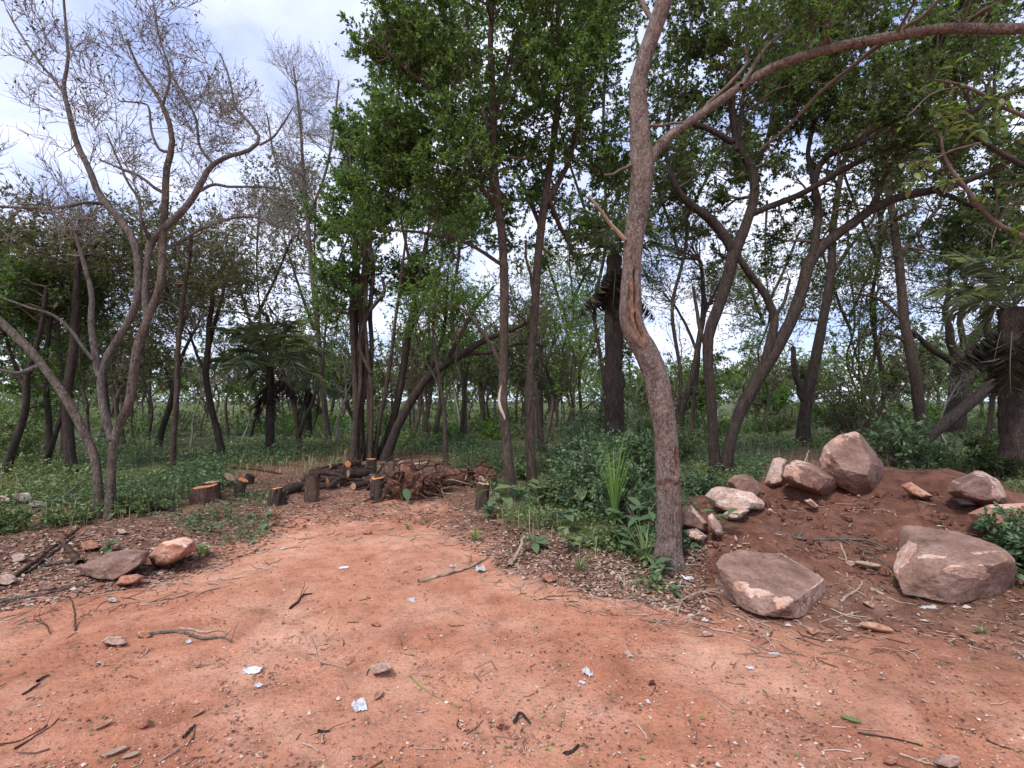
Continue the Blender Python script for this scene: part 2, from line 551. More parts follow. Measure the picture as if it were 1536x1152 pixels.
M = {}
M['ground'] = ground_mat()
M['leaf_green'] = leaf_mat('leaf_green', (0.042, 0.088, 0.028), (0.090, 0.172, 0.052), (0.19, 0.29, 0.095), 0.48)
M['leaf_dark'] = leaf_mat('leaf_dark', (0.034, 0.064, 0.024), (0.074, 0.118, 0.042), (0.155, 0.200, 0.078), 0.44)
M['leaf_olive'] = leaf_mat('leaf_olive', (0.050, 0.060, 0.026), (0.095, 0.108, 0.046), (0.16, 0.17, 0.075), 0.25)
M['leaf_brown'] = leaf_mat('leaf_brown', (0.040, 0.040, 0.030), (0.080, 0.080, 0.058), (0.14, 0.145, 0.095), 0.15)
M['leaf_light'] = leaf_mat('leaf_light', (0.060, 0.125, 0.030), (0.11, 0.21, 0.045), (0.20, 0.31, 0.075), 0.45)
M['leaf_far'] = leaf_mat('leaf_far', (0.075, 0.115, 0.050), (0.13, 0.185, 0.080), (0.21, 0.28, 0.13), 0.4)
M['weed'] = leaf_mat('weed_leaf', (0.070, 0.115, 0.045), (0.150, 0.210, 0.088), (0.29, 0.34, 0.16), 0.3)
M['weed_blue'] = leaf_mat('weed_dark_leaf', (0.045, 0.092, 0.044), (0.092, 0.158, 0.076), (0.18, 0.26, 0.13), 0.25)
M['palm'] = leaf_mat('palm_leaf', (0.095, 0.140, 0.105), (0.19, 0.255, 0.185), (0.33, 0.39, 0.30), 0.4, 0.4)
M['palm_dead'] = leaf_mat('dead_palm_leaf', (0.040, 0.035, 0.027), (0.085, 0.072, 0.055), (0.15, 0.125, 0.095), 0.15)
M['grass'] = leaf_mat('grass_blade', (0.10, 0.20, 0.045), (0.17, 0.30, 0.075), (0.27, 0.40, 0.13), 0.35)
M['bark_main'] = bark_mat('bark_red_brown', (0.080, 0.055, 0.045), (0.185, 0.132, 0.110), (0.30, 0.225, 0.190), (0.40, 0.37, 0.33), 0.55, 1.0, 0.45, True)
M['bark_pale'] = bark_mat('bark_pale_lichen', (0.060, 0.042, 0.033), (0.125, 0.092, 0.072), (0.20, 0.155, 0.125), (0.34, 0.32, 0.28), 0.6)
M['bark_limb'] = bark_mat('bark_grey_limb', (0.080, 0.066, 0.057), (0.155, 0.132, 0.115), (0.24, 0.215, 0.19), (0.34, 0.32, 0.29), 0.3)
M['bark_brown'] = bark_mat('bark_brown', (0.042, 0.029, 0.022), (0.088, 0.062, 0.046), (0.145, 0.106, 0.080), (0.22, 0.20, 0.16), 0.35)
M['bark_dark'] = bark_mat('bark_dark', (0.024, 0.018, 0.014), (0.056, 0.041, 0.033), (0.105, 0.078, 0.062), (0.14, 0.135, 0.11), 0.25)
M['bark_far'] = bark_mat('bark_far', (0.055, 0.043, 0.034), (0.115, 0.090, 0.070), (0.18, 0.145, 0.115))
M['twig'] = plain_mat('twig_bark', [(0.3, (0.07, 0.05, 0.04)), (0.7, (0.17, 0.13, 0.10))], 8)
M['twig_pale'] = plain_mat('twig_pale_bark', [(0.3, (0.17, 0.145, 0.125)), (0.7, (0.33, 0.30, 0.265))], 8)
M['dead_wood'] = plain_mat('dead_wood', [(0.3, (0.20, 0.14, 0.10)), (0.5, (0.33, 0.24, 0.175)), (0.72, (0.46, 0.36, 0.27))], 14, 0.8, False, 0.5, 0.3)
M['scar'] = plain_mat('peeled_wood', [(0.3, (0.38, 0.29, 0.23)), (0.7, (0.62, 0.53, 0.45))], 14, 0.8, False, 0.4, 0.3)
M['root'] = plain_mat('root_bark', [(0.3, (0.028, 0.015, 0.011)), (0.5, (0.070, 0.037, 0.026)), (0.72, (0.15, 0.085, 0.060))], 16, 0.9, False, 0.6)
M['cut'] = plain_mat('fresh_cut_wood', [(0.3, (0.42, 0.13, 0.05)), (0.5, (0.62, 0.23, 0.10)), (0.72, (0.72, 0.37, 0.19))], 22, 0.8, False, 0.3)
M['cut_pale'] = plain_mat('weathered_cut_wood', [(0.3, (0.30, 0.17, 0.10)), (0.5, (0.45, 0.28, 0.18)), (0.72, (0.55, 0.38, 0.26))], 22, 0.8, False, 0.3)
M['rock'] = rock_mat('rock_purple_brown', (0.135, 0.078, 0.058), (0.240, 0.146, 0.112), (0.35, 0.235, 0.190), (0.50, 0.24, 0.15), (0.54, 0.36, 0.285), (0.62, 0.47, 0.40))
M['rock_pale'] = rock_mat('rock_pale', (0.30, 0.19, 0.15), (0.48, 0.34, 0.275), (0.60, 0.46, 0.39), (0.56, 0.32, 0.22), (0.66, 0.48, 0.39), (0.74, 0.62, 0.55))
M['rock_orange'] = rock_mat('rock_orange', (0.27, 0.115, 0.075), (0.42, 0.20, 0.135), (0.54, 0.31, 0.23), (0.60, 0.26, 0.14), (0.66, 0.40, 0.28), (0.72, 0.54, 0.44))
M['rock_grey'] = rock_mat('rock_grey', (0.15, 0.125, 0.105), (0.27, 0.235, 0.205), (0.40, 0.36, 0.33), (0.40, 0.34, 0.30), (0.5, 0.45, 0.41), (0.60, 0.56, 0.52))
M['litter'] = plain_mat('dry_leaf', [(0.0, (0.07, 0.040, 0.029)), (0.35, (0.18, 0.104, 0.074)), (0.7, (0.33, 0.22, 0.165)), (0.95, (0.48, 0.39, 0.33))], island=True)
M['fallen_green'] = leaf_mat('fallen_leaf', (0.10, 0.15, 0.04), (0.20, 0.27, 0.08), (0.36, 0.33, 0.10), 0.2)
M['pebble'] = plain_mat('pebble', [(0.0, (0.19, 0.075, 0.050)), (0.45, (0.36, 0.16, 0.105)), (0.8, (0.50, 0.29, 0.21)), (1.0, (0.62, 0.50, 0.42))], island=True)
M['paper'] = plain_mat('white_paper', [(0.35, (0.38, 0.38, 0.40)), (0.6, (0.52, 0.52, 0.54))], 30, 0.6)
M['plastic'] = plain_mat('grey_plastic', [(0.35, (0.40, 0.42, 0.48)), (0.6, (0.66, 0.68, 0.74))], 30, 0.4)
M['dirt'] = plain_mat('clinging_soil', [(0.3, (0.07, 0.030, 0.021)), (0.5, (0.135, 0.060, 0.042)), (0.72, (0.22, 0.11, 0.076))], 12, 0.95, False, 0.9)
M['husk'] = plain_mat('dry_husk', [(0.3, (0.14, 0.07, 0.045)), (0.5, (0.36, 0.19, 0.12)), (0.75, (0.52, 0.34, 0.24))], 18, 0.8, False, 0.4)
M['log'] = bark_mat('bark_reddish_log', (0.060, 0.034, 0.025), (0.135, 0.080, 0.058), (0.23, 0.15, 0.112))
M['straw'] = leaf_mat('straw', (0.16, 0.15, 0.075), (0.27, 0.25, 0.13), (0.40, 0.35, 0.21), 0.25)

# ------------------------------------------------------------------ ground sheet
def axis_ticks():
    x = np.linspace(-6.5, 6.5, 320)
    g = 6.5 + np.cumsum(0.041 * 1.17 ** np.arange(1, 52))
    g = g[g < 420]; g = np.r_[g, 700]
    xs = np.r_[-g[::-1], x, g]
    ys, y, = [], 1.5
    while y < 600:
        ys.append(y); y *= 1.016
    back = 1.5 - np.cumsum(0.06 * 1.35 ** np.arange(0, 26)); back = back[back > -300]
    return xs, np.r_[back[::-1], np.array(ys)]


gx, gy = axis_ticks()
GX, GY = np.meshgrid(gx, gy)
GZ = land(GX, GY)
gp = np.stack([GX, GY, GZ], -1)
ppx, ppy = project(gp)
ppx = np.clip(ppx, -850, 2150)
wob = (26 + 30 * np.exp(-((ppx - 520) / 260) ** 2)) * fbm(GX * 1.1, GY * 1.1, oct=4) + 10 * fbm(GX * 5, GY * 5, oct=2)
e1 = np.interp(ppx, EDGE[:, 0], EDGE[:, 1])
e2 = np.interp(ppx, EDGE2[:, 0], EDGE2[:, 1])
track = sstep(-22, 26, ppy + wob - e1)
track = np.where(GY < 1.5, 1.0, track)
mnd = sstep(0.035, 0.12, mound_h(GX, GY) + 0.03 * fbm(GX * 2, GY * 2)) * sstep(1.4, 2.2, GX)
track = track * (1 - 0.85 * mnd)
track = track * (1 - 0.55 * sstep(1.5, 3.4, GX + 0.8 * fbm(GX * 0.9, GY * 0.9)) * sstep(2.2, 2.9, GY + 0.5 * fbm(GX * 0.7 + 9, GY * 0.7)))
mnd = np.maximum(mnd, sstep(1.2, 2.2, GX) * sstep(-20, 30, ppy - e1) * (GY > 1))
green = sstep(18, -40, ppy + wob - e2) * (1 - mnd)
near = sstep(9, 4, np.hypot(GX, GY))
GZ = GZ + near * (0.012 * fbm(GX * 4.2, GY * 4.2, oct=4, rough=0.6) + 0.12 * mnd * fbm(GX * 3.4, GY * 3.4, oct=5, rough=0.62) * (1 - track)
                  + 0.006 * np.maximum(0, fbm(GX * 13, GY * 13, oct=2)))
# shallow wheel and rake furrows running along the track
GZ = GZ + near * track * 0.007 * np.sin((GY * 0.9 - GX * 0.45 + 0.5 * fbm(GX * 0.8, GY * 0.8)) * 17) * sstep(0.0, 0.5, fbm(GX * 0.7 + 4, GY * 0.7))
nr, nc = GX.shape
gi = np.arange(nr * nc).reshape(nr, nc)
gq = np.stack([gi[:-1, :-1], gi[:-1, 1:], gi[1:, 1:], gi[1:, :-1]], -1).reshape(-1, 4)
ground = link('ground', make_mesh('ground', np.stack([GX, GY, GZ], -1).reshape(-1, 3), gq, M['ground'], True,
                                  {'track': track, 'mound': mnd, 'green': green}), kind='structure')
ground['label'] = 'red earth track and leafy forest floor with a heap of bare soil'


# ------------------------------------------------------------------ trees
def skel(limbs, Y0, rng, n=18, jit=0.0, thin=1.0):
    """limbs given as photograph spots (px, py, radius px, depth offset)"""
    out = []
    for L in limbs:
        L = [tuple(p) + (0,) * (4 - len(p)) for p in L]
        a = np.array(L, float)
        p = at_depth(a[:, 0], a[:, 1], Y0 + a[:, 3])
        r = np.where(a[:, 2] > 5, 5 + (a[:, 2] - 5) * (2 * thin - 1), a[:, 2]) * Y0 / FPX if thin < 1 else a[:, 2] * Y0 / FPX
        s = smooth_line(np.c_[p, r], n, 0, rng)
        s[:, 3] = np.maximum(s[:, 3], 0.003)
        if jit:
            w = rng.normal(0, 1, (n, 3)); w = (w + np.roll(w, 1, 0) + np.roll(w, -1, 0)) / 2
            s[1:-1, :3] += w[1:-1] * s[1:-1, 3:4] * jit
        out.append(s)
    return out


def grow(P, R, num, lr, spread, up, wander, steps, rng, t_lo=0.15, t_hi=1.0, rs=0.6, rmin=0.002, rtip=0.35, droop=0.0):
    """num children on polylines P (N,M,3): returns points and radii of the new shoots"""
    N, Mm, _ = P.shape
    ln = np.linalg.norm(np.diff(P, axis=1), axis=2).sum(1)
    i = rng.choice(N, num, p=ln / ln.sum())
    t = rng.uniform(t_lo, t_hi, num) * (Mm - 1)
    k = np.minimum(t.astype(int), Mm - 2); f = (t - k)[:, None]
    base = P[i, k] * (1 - f) + P[i, k + 1] * f
    tan = nrm(P[i, k + 1] - P[i, k])
    r0 = (R[i, k] * (1 - f[:, 0]) + R[i, k + 1] * f[:, 0]) * rs
    d = nrm(tan * rng.uniform(0.4, 1.0, (num, 1)) + nrm(rng.normal(0, 1, (num, 3))) * spread + np.array([0, 0, up]))
    L = rng.uniform(*lr, num) * (0.6 + 0.4 * (1 - t / (Mm - 1)))
    pts = np.empty((num, steps, 3)); pts[:, 0] = base
    for s in range(1, steps):
        d = nrm(d + rng.normal(0, wander, (num, 3)) + np.array([0, 0, up * 0.3 - droop]))
        pts[:, s] = pts[:, s - 1] + d * (L / (steps - 1))[:, None]
    rad = np.maximum(r0, rmin)[:, None] * np.linspace(1, rtip, steps)[None]
    return pts, np.maximum(rad, rmin * 0.6)


def reach(S, targets, steps, rng, rs=0.5, rmin=0.004, sag=0.12, low=0.4):
    """boughs running from the nearest lower limb spot out to each target"""
    allp = np.concatenate([s[:, :3] for s in S]); allr = np.concatenate([s[:, 3] for s in S])
    d = np.linalg.norm(targets[:, None] - allp[None], axis=2)
    d = d + low * np.maximum(0, allp[None, :, 2] - targets[:, None, 2]) + rng.uniform(0, 0.35, d.shape) * d
    j = d.argmin(1)
    b = allp[j]; L = np.linalg.norm(targets - b, axis=1, keepdims=True)
    side = nrm(rng.normal(0, 1, targets.shape)) * L * sag
    c = (b + targets) / 2 + side + np.array([0, 0, 1.0]) * L * 0.06
    u = np.linspace(0, 1, steps)[None, :, None]
    p = (1 - u) ** 2 * b[:, None] + 2 * u * (1 - u) * c[:, None] + u ** 2 * targets[:, None]
    p[:, 1:-1] += rng.normal(0, 0.03, p[:, 1:-1].shape) * L[:, None]
    r = np.clip(allr[j] * rs, rmin, 0.05)[:, None] * np.linspace(1, 0.25, steps)[None]
    return p, np.maximum(r, 0.002)


def blob_points(blobs, Y0, num, rng):
    """random spots in ellipsoids given as (cx, cy, rx, ry, depth offset, depth radius, weight)"""
    w = np.array([b[6] for b in blobs], float); w /= w.sum()
    k = rng.choice(len(blobs), num, p=w)
    B = np.array(blobs, float)[k]
    v = nrm(rng.normal(0, 1, (num, 3))) * rng.uniform(0.15, 1, (num, 1)) ** 0.45
    Y = np.maximum(Y0 + B[:, 4] + v[:, 1] * B[:, 5], 1.6)
    return at_depth(B[:, 0] + v[:, 0] * B[:, 2], B[:, 1] + v[:, 2] * B[:, 3], Y0 + B[:, 4]) * 1.0 + np.stack([0 * Y, v[:, 1] * B[:, 5], 0 * Y], -1)


def leaves_on(P, per, size, rng, aspect=0.42, t_lo=0.1, hang=0.15, spread=0.8, small=False):
    N, Mm, _ = P.shape
    n = int(N * per)
    i = rng.integers(0, N, n)
    t = rng.uniform(t_lo, 1, n) * (Mm - 1)
    k = np.minimum(t.astype(int), Mm - 2); f = (t - k)[:, None]
    b = P[i, k] * (1 - f) + P[i, k + 1] * f
    tan = nrm(P[i, k + 1] - P[i, k])
    ax = nrm(tan * 0.7 + nrm(rng.normal(0, 1, (n, 3))) * spread - np.array([0, 0, hang]))
    nor = nrm(rng.normal(0, 0.75, (n, 3)) + np.array([0, 0, 0.6]))
    L = size * rng.uniform(0.5, 1.5, n)
    return kites(b, ax, nor, L, L * aspect * rng.uniform(0.8, 1.2, n), small=small)


def limb_mesh(s, sides, origin, mat, rough=0.06, scale=6.0, flare=0.0, name='trunk'):
    """one limb as a lumpy tube"""
    n = len(s)
    rings = max(n, int(n * 2))
    s = smooth_line(s, rings)
    P = s[None, :, :3]; R = np.maximum(s[None, :, 3], 0.002)
    if flare:
        z = np.linspace(0, 1, rings)
        R = R * (1 + flare * np.exp(-z * 22))[None]
    ang = np.linspace(0, 2 * math.pi, sides, endpoint=False)
    rr = s[:, 3].max()
    cx = np.cos(ang)[None] * 1.2 + P[0, :, 0:1] * scale
    cy = np.sin(ang)[None] * 1.2 + P[0, :, 1:2] * scale
    cz = np.broadcast_to(P[0, :, 2:3] * scale * 0.6, cx.shape)
    rg = rough * 2.2 * fbm(cx, cy, cz, oct=3)
    if flare:
        rg = rg + flare * 0.35 * np.exp(-np.linspace(0, 1, rings) * 18)[:, None] * np.sin(ang * 5 + 1.3)[None]
    v, q = tubes(P, R, sides, rough=rg[None])
    return make_mesh(name, v - np.asarray(origin, float), q, mat)


def tree(name, label, limbs, Y0, seed, bark, leafm, blobs=None, boughs=40, mids=6, twigs=5, per=12, leaf=0.055, cat='tree', group=None,
         sides=12, twig_mat=None, limb_mat=None, mid_len=(0.4, 0.9), twig_len=(0.2, 0.45), aspect=0.42, rough=0.06, flare=0.35, jit=0.15, up=0.25,
         hang=0.15, extra_leaf=0, wander=0.22, bare=False, trunks=1, bough_r=0.5, spread=0.9, tsteps=3, thin=1.0, small=False, rtw=1.0):
    rng = np.random.default_rng(seed)
    S = skel(limbs, Y0, rng, jit=jit, thin=thin)
    base = S[0][0, :3].copy()
    base[2] = land(base[0], base[1])
    S[0][0, 2] = min(S[0][0, 2], base[2] - 0.08)
    root = empty(name, base, label, cat, group)
    for k, s in enumerate(S):
        tr = k < trunks
        o = link('trunk' if tr else 'branch', limb_mesh(s, sides if s[:, 3].max() > 0.03 else 7, base, bark if tr or limb_mat is None else limb_mat, rough,
                                                       flare=flare if tr else 0), root)
    if not blobs:
        return root, S
    g = Geo()
    T = blob_points(blobs, Y0, boughs, rng)
    P1, R1 = reach(S, T, 9, rng, rs=bough_r)
    v, f = tubes(P1[:, ::2], R1[:, ::2], 4 if small else 5); g.add(v, f)
    P2, R2 = grow(P1, R1, boughs * mids, mid_len, spread, up, wander, 5, rng, 0.25, 1.0, 0.55, 0.003 * rtw)
    v, f = tubes(P2[:, ::2] if small else P2, R2[:, ::2] if small else R2, 3); g.add(v, f)
    P3, R3 = grow(P2, R2, boughs * mids * twigs, twig_len, spread, up * 0.6, wander, tsteps, rng, 0.2, 1.0, 0.6, 0.0018 * rtw)
    if rtw > 1 or not small:                                 # far shoots are thinner than a tenth of a pixel
        v, f = tubes(P3, R3, 3); g.add(v, f)
    link('twigs', g.mesh('twigs', twig_mat or M['twig'], base), root, 'stuff')
    if per > 0:
        v, f = leaves_on(P3, per, leaf, rng, aspect, hang=hang, small=small)
        v2, f2 = leaves_on(P2, per * 0.8, leaf, rng, aspect, hang=hang, small=small)
        g = Geo(); g.add(v, f); g.add(v2, f2)
        link('crown', g.mesh('crown', leafm, base), root, 'stuff')
    return root, S


# --- the big foreground tree, with its wound, red gash and ring scar
def main_tree():
    rng = np.random.default_rng(101)
    foot = on_ground(1003, 850)
    Y0 = float(foot[1])
    tr = [(1001, 862, 24), (1002, 845, 22), (1003, 820, 18.5), (1003.5, 790, 17.5), (1003.5, 740, 17.5), (1001, 700, 17.5), (998.5, 650, 17), (992, 610, 17.5),
          (985, 570, 18), (970, 530, 17.5), (953, 500, 17), (946, 475, 17), (946, 450, 16), (947.5, 400, 14), (952, 350, 15), (959.5, 300, 16), (963, 268, 17), (962, 235, 16.5),
          (960, 200, 15), (956.5, 140, 13), (962, 105, 12), (969, 80, 11.5), (983, 40, 12), (997, 0, 12.5), (1012, -50, 12), (1030, -110, 10), (1040, -190, 8), (1060, -260, 5)]
    br = [(966, 262, 11), (980, 232, 10), (1002, 206, 8.5), (1024, 190, 7.5), (1060, 165, 7.5, .05), (1110, 130, 7.5, .1), (1150, 106, 8, .12), (1200, 86, 8, .1), (1250, 72, 8.5, 0), (1300, 62, 8.5, -.1),
          (1350, 53, 8, -.2), (1420, 43, 8, -.3), (1536, 43, 8, -.5), (1640, 30, 7, -.6), (1760, 0, 5, -.7)]
    S = skel([tr], Y0, rng, n=60) + skel([[(b_[0], b_[1], b_[2] * .84) + tuple(b_[3:]) for b_ in br]], Y0, rng, n=40)
    more = [[(1038, 182, 3.5), (1070, 150, 3, .1), (1100, 120, 2.8, .1), (1120, 95, 2.5, .2), (1118, 70, 2.2, .3)],
            [(1112, 128, 3), (1160, 60, 2.6, .3), (1230, 15, 2.2, .6), (1260, -30, 2, .7)],
            [(1330, 60, 4), (1280, 100, 3.5, .3), (1230, 140, 3, .5), (1180, 190, 2.5, .7), (1140, 225, 2, .8)],
            [(1340, 55, 3.5), (1390, 20, 3, -.2), (1450, -40, 2.5, -.4)],
            [(1440, 42, 4), (1480, 15, 3, -.3), (1560, -30, 2.5, -.5)],
            [(985, 40, 4), (940, -40, 3, .3), (900, -110, 2.5, .5)],
            [(962, 190, 3.0), (985, 188, 2.2, -.1), (1024, 183, 1.8, -.2)],
            [(950, 246, 3.0), (925, 258, 2.0, -.1), (906, 263, 1.6, -.2)]]
    S += skel(more, Y0, rng, n=18, jit=0.3)
    base = foot.copy()
    root = empty('tree', base, 'tall lichen speckled tree with a split hollow in its leaning reddish trunk, beside the boulders', 'tree')
    # trunk, dense enough for the scars
    s = smooth_line(S[0], 330)
    sides = 72
    P = s[None, :, :3]; R = s[None, :, 3]
    t, a, c = frames(P)
    ang = np.linspace(0, 2 * math.pi, sides, endpoint=False)
    dirs = np.cos(ang)[None, :, None] * a[0][:, None] + np.sin(ang)[None, :, None] * c[0][:, None]
    cosv = -dirs[..., 1]                                  # 1 where the bark faces the track
    sx = dirs[..., 0]
    ppx_, ppy_ = project(P[0])
    py = ppy_[:, None] + 0 * sx
    z = P[0][:, 2:3] + 0 * sx
    rg = 0.035 * fbm(np.cos(ang)[None] * 1.5 + 5, np.sin(ang)[None] * 1.5 + 3, z * 5, oct=3) + 0.02 * fbm(np.cos(ang)[None] * 5, np.sin(ang)[None] * 5, z * 28, oct=2)
    front = sstep(0.0, 0.25, cosv)
    w_edge = 0.10 * fbm(sx * 3, py / 18.0, oct=2)
    # wound: raised lips round two long slots
    lens = np.sqrt(np.clip(1 - ((py - 472) / 52.0) ** 2, 0, 1))
    wound = sstep(0.62, 0.48, np.abs(sx + 0.05 + w_edge) / np.maximum(lens, 0.05)) * front * (lens > 0)
    slot1 = sstep(0.16, 0.05, np.abs(sx - 0.16 + w_edge * 0.6 - (py - 440) * 0.004)) * sstep(402, 415, py) * sstep(470, 455, py) * front
    slot2 = sstep(0.17, 0.06, np.abs(sx - 0.12 + w_edge * 0.5)) * sstep(470, 480, py) * sstep(512, 500, py) * front
    slot3 = sstep(0.13, 0.04, np.abs(sx + 0.42 + w_edge * 0.6)) * sstep(425, 440, py) * sstep(505, 480, py) * front
    lip = sstep(0.9, 0.6, np.abs(sx + 0.05) / np.maximum(lens, 0.05)) * front
    rg = rg + 0.10 * lip - 0.10 * wound - 0.75 * np.maximum(slot1, slot2) - 0.35 * slot3
    rg = rg + wound * 0.10 * fbm(sx * 9, py / 40.0, oct=3)
    gash = sstep(0.16, 0.08, np.abs(sx - 0.50 + w_edge * 0.4)) * sstep(668, 674, py) * sstep(704, 697, py) * front
    gash2 = sstep(0.22, 0.1, np.abs(sx - 0.72 + w_edge)) * sstep(735, 745, py) * sstep(800, 770, py) * front
    ring = np.exp(-((py - 722 - 4 * np.sin(sx * 7) - 3 * fbm(sx * 6, py * 0)) / 2.6) ** 2)
    ring_b = np.exp(-((py - 716 - 3 * np.sin(sx * 5)) / 4) ** 2)
    scar2 = np.exp(-((py - 582 - 3 * np.sin(sx * 4)) / 3.0) ** 2) * sstep(0.4, -0.4, sx)
    knot = np.exp(-(((py - 690) / 4.0) ** 2 + ((sx + 0.45) / 0.14) ** 2)) * front
    rg = rg - 0.12 * gash - 0.10 * ring + 0.13 * ring_b - 0.05 * gash2 + 0.06 * scar2 - 0.12 * knot
    # root flare
    zz = np.arange(330) / 330.0
    rg = rg + 0.16 * np.exp(-zz * 40)[:, None] * (0.6 + np.sin(ang * 4 + 0.6))[None]
    v, q = tubes(P, R, sides, rough=rg[None])
    v[:sides, 2] -= 0.12
    woundm = np.clip(np.maximum(wound * 0.95, 0.6 * gash2), 0, 1) * (1 - 0.9 * np.clip(slot1 + slot2 + 0.7 * slot3, 0, 1))
    cutm = np.clip(gash + 0.75 * ring * sstep(-0.9, -0.2, cosv) * (0.5 + 0.5 * fbm(sx * 5 + 3, py / 9.0)) + 0.8 * np.clip(slot1 + slot2, 0, 1), 0, 1)
    me = make_mesh('trunk', v - base, q, M['bark_main'], True, {'wound': woundm.ravel(), 'cut': cutm.ravel()})
    link('trunk', me, root)
    for k, s_ in enumerate(S[1:]):
        link('branch', limb_mesh(s_, 20 if k == 0 else 8, base, M['bark_main'] if k == 0 else M['twig'], 0.05, name='branch'), root)
    # snapped dead side branch
    st = skel([[(938, 360, 3.2, -.05), (915, 335, 2.6, -.12), (898, 312, 2.2, -.2), (883, 294, 1.4, -.25)]], Y0, rng, n=14)[0]
    o = link('branch', limb_mesh(st, 10, base, M['dead_wood'], 0.1, name='branch'), root)
    o['label'] = 'short pale snapped branch stub on the left side'
    # vines and thin shoots hanging through the crown
    g = Geo()
    blobs = [(1030, -140, 300, 150, 0.2, 1.3, 2.2), (1300, -40, 250, 90, -0.2, 1.2, 1.6), (1010, 70, 60, 90, .5, .5, .35), (1180, 70, 120, 70, .3, .6, .5), (1400, 60, 130, 60, -.1, .6, .5)]
    T = blob_points(blobs, Y0, 46, rng)
    P1, R1 = reach(S, T, 9, rng, rs=0.35)
    P2, R2 = grow(P1, R1, 300, (0.3, 0.7), 0.9, 0.2, 0.25, 6, rng, 0.25, 1, 0.5, 0.0025)
    P3, R3 = grow(P2, R2, 1300, (0.15, 0.35), 0.9, 0.1, 0.25, 4, rng, 0.2, 1, 0.6, 0.0014)
    for (p_, r_, k) in ((P1, R1, 5), (P2, R2, 4), (P3, R3, 3)):
        v, f = tubes(p_, r_, k); g.add(v, f)
    link('twigs', g.mesh('twigs', M['twig'], base), root, 'stuff')
    v, f = leaves_on(P3, 16, 0.045, rng, 0.48)
    g = Geo(); g.add(v, f)
    link('crown', g.mesh('crown', M['leaf_green'], base), root, 'stuff')


main_tree()

# --- two slim trees behind the weeds, whose crowns fill the middle of the picture
Y1 = float(on_ground(768, 752)[1])
tree('tree', 'slim straight tree with a white peeled scar, standing beside the rightmost stump',
     [[(770, 760, 13), (766, 740, 10), (762, 690, 9.5), (758, 640, 9), (754, 590, 8.5), (756, 530, 8.5), (757, 460, 8.5), (757, 400, 8), (752, 340, 7.5), (744, 285, 7), (739, 220, 6.5), (741, 150, 5.5), (735, 60, 4.5), (740, -40, 3.5), (735, -120, 2.5)],
      [(752, 560, 3), (745, 535, 3), (728, 505, 3), (707, 478, 2.6), (690, 462, 2), (672, 455, 1.4)],
      [(748, 312, 4), (725, 285, 3.5), (700, 260, 3, .3), (665, 245, 2.6, .5), (630, 240, 2, .7)],
      [(744, 280, 4), (690, 190, 3.4, -.2), (650, 140, 3, -.3), (600, 95, 2.4, -.4), (560, 60, 2, -.5)],
      [(739, 220, 3.5), (715, 120, 3, .3), (700, 30, 2.5, .4), (690, -60, 2, .5)],
      [(741, 190, 3.5), (760, 100, 3, .2), (790, 10, 2.5, .3), (800, -90, 2, .4)],
      [(757, 400, 3), (700, 365, 2.6, .2), (640, 350, 2.2, .4), (590, 345, 1.8, .6)]],
     Y1, 201, M['bark_brown'], M['leaf_green'],
     [(690, 60, 150, 150, 0, 1.5, 2.4), (600, 180, 95, 140, .3, 1.2, 1.6), (740, -130, 190, 120, 0, 1.6, 1.3), (690, 260, 130, 100, .2, 1.2, 1.5), (560, 300, 65, 90, .5, 1.0, .7), (760, 180, 80, 130, .3, 1.1, 1.0), (575, 40, 60, 70, .2, .8, .3)],
     boughs=125, mids=7, twigs=5, per=19, thin=.75, leaf=0.060, aspect=.5, sides=16, trunks=1)
sc_ = skel([[(752, 578, 0.8, -.05), (750, 588, 1.7, -.055), (749, 600, 2.0, -.055), (751, 612, 2.4, -.06), (756, 624, 1.8, -.06), (758, 634, 0.8, -.05)]], Y1, np.random.default_rng(3), n=16)[0]
slim = [o for o in COL.objects if o.get('label', '').startswith('slim straight tree')][0]
sc_o = link('scar', limb_mesh(sc_, 8, np.array(slim.location), M['scar'], 0.15, 20, name='scar'), slim)
sc_o['label'] = 'white peeled scar on the trunk'
Y2 = float(on_ground(795, 742)[1])
tree('tree', 'slim dark straight tree forking high up, right of the tree with the white peeled scar',
     [[(797, 750, 10), (796, 700, 8.5), (794, 620, 8), (794, 560, 8), (800, 480, 8), (806, 400, 8), (811, 350, 7.5), (818, 300, 7), (826, 250, 6), (835, 180, 5), (838, 80, 4), (835, -40, 3)],
      [(818, 305, 5), (840, 270, 4), (858, 225, 3.6), (870, 150, 3, .2), (880, 60, 2.4, .3)],
      [(823, 300, 4), (845, 350, 3.2, .3), (862, 385, 2.6, .4)],
      [(812, 345, 3.5), (790, 290, 3, .3), (770, 250, 2.4, .5)],
      [(800, 440, 2.6), (796, 415, 2.4), (790, 390, 2), (789, 360, 1.6)]],
     Y2, 202, M['bark_brown'], M['leaf_green'],
     [(850, 90, 100, 140, 0, 1.4, 2), (840, 250, 80, 90, .4, 1.0, 1.2), (880, -100, 170, 130, .2, 1.6, 1.1), (870, 370, 60, 60, .8, .8, .5), (795, 395, 60, 45, .5, .7, .5), (930, 180, 60, 120, .6, .9, .7)],
     boughs=90, mids=7, twigs=5, per=18, thin=.7, leaf=0.060, aspect=.5, sides=16)

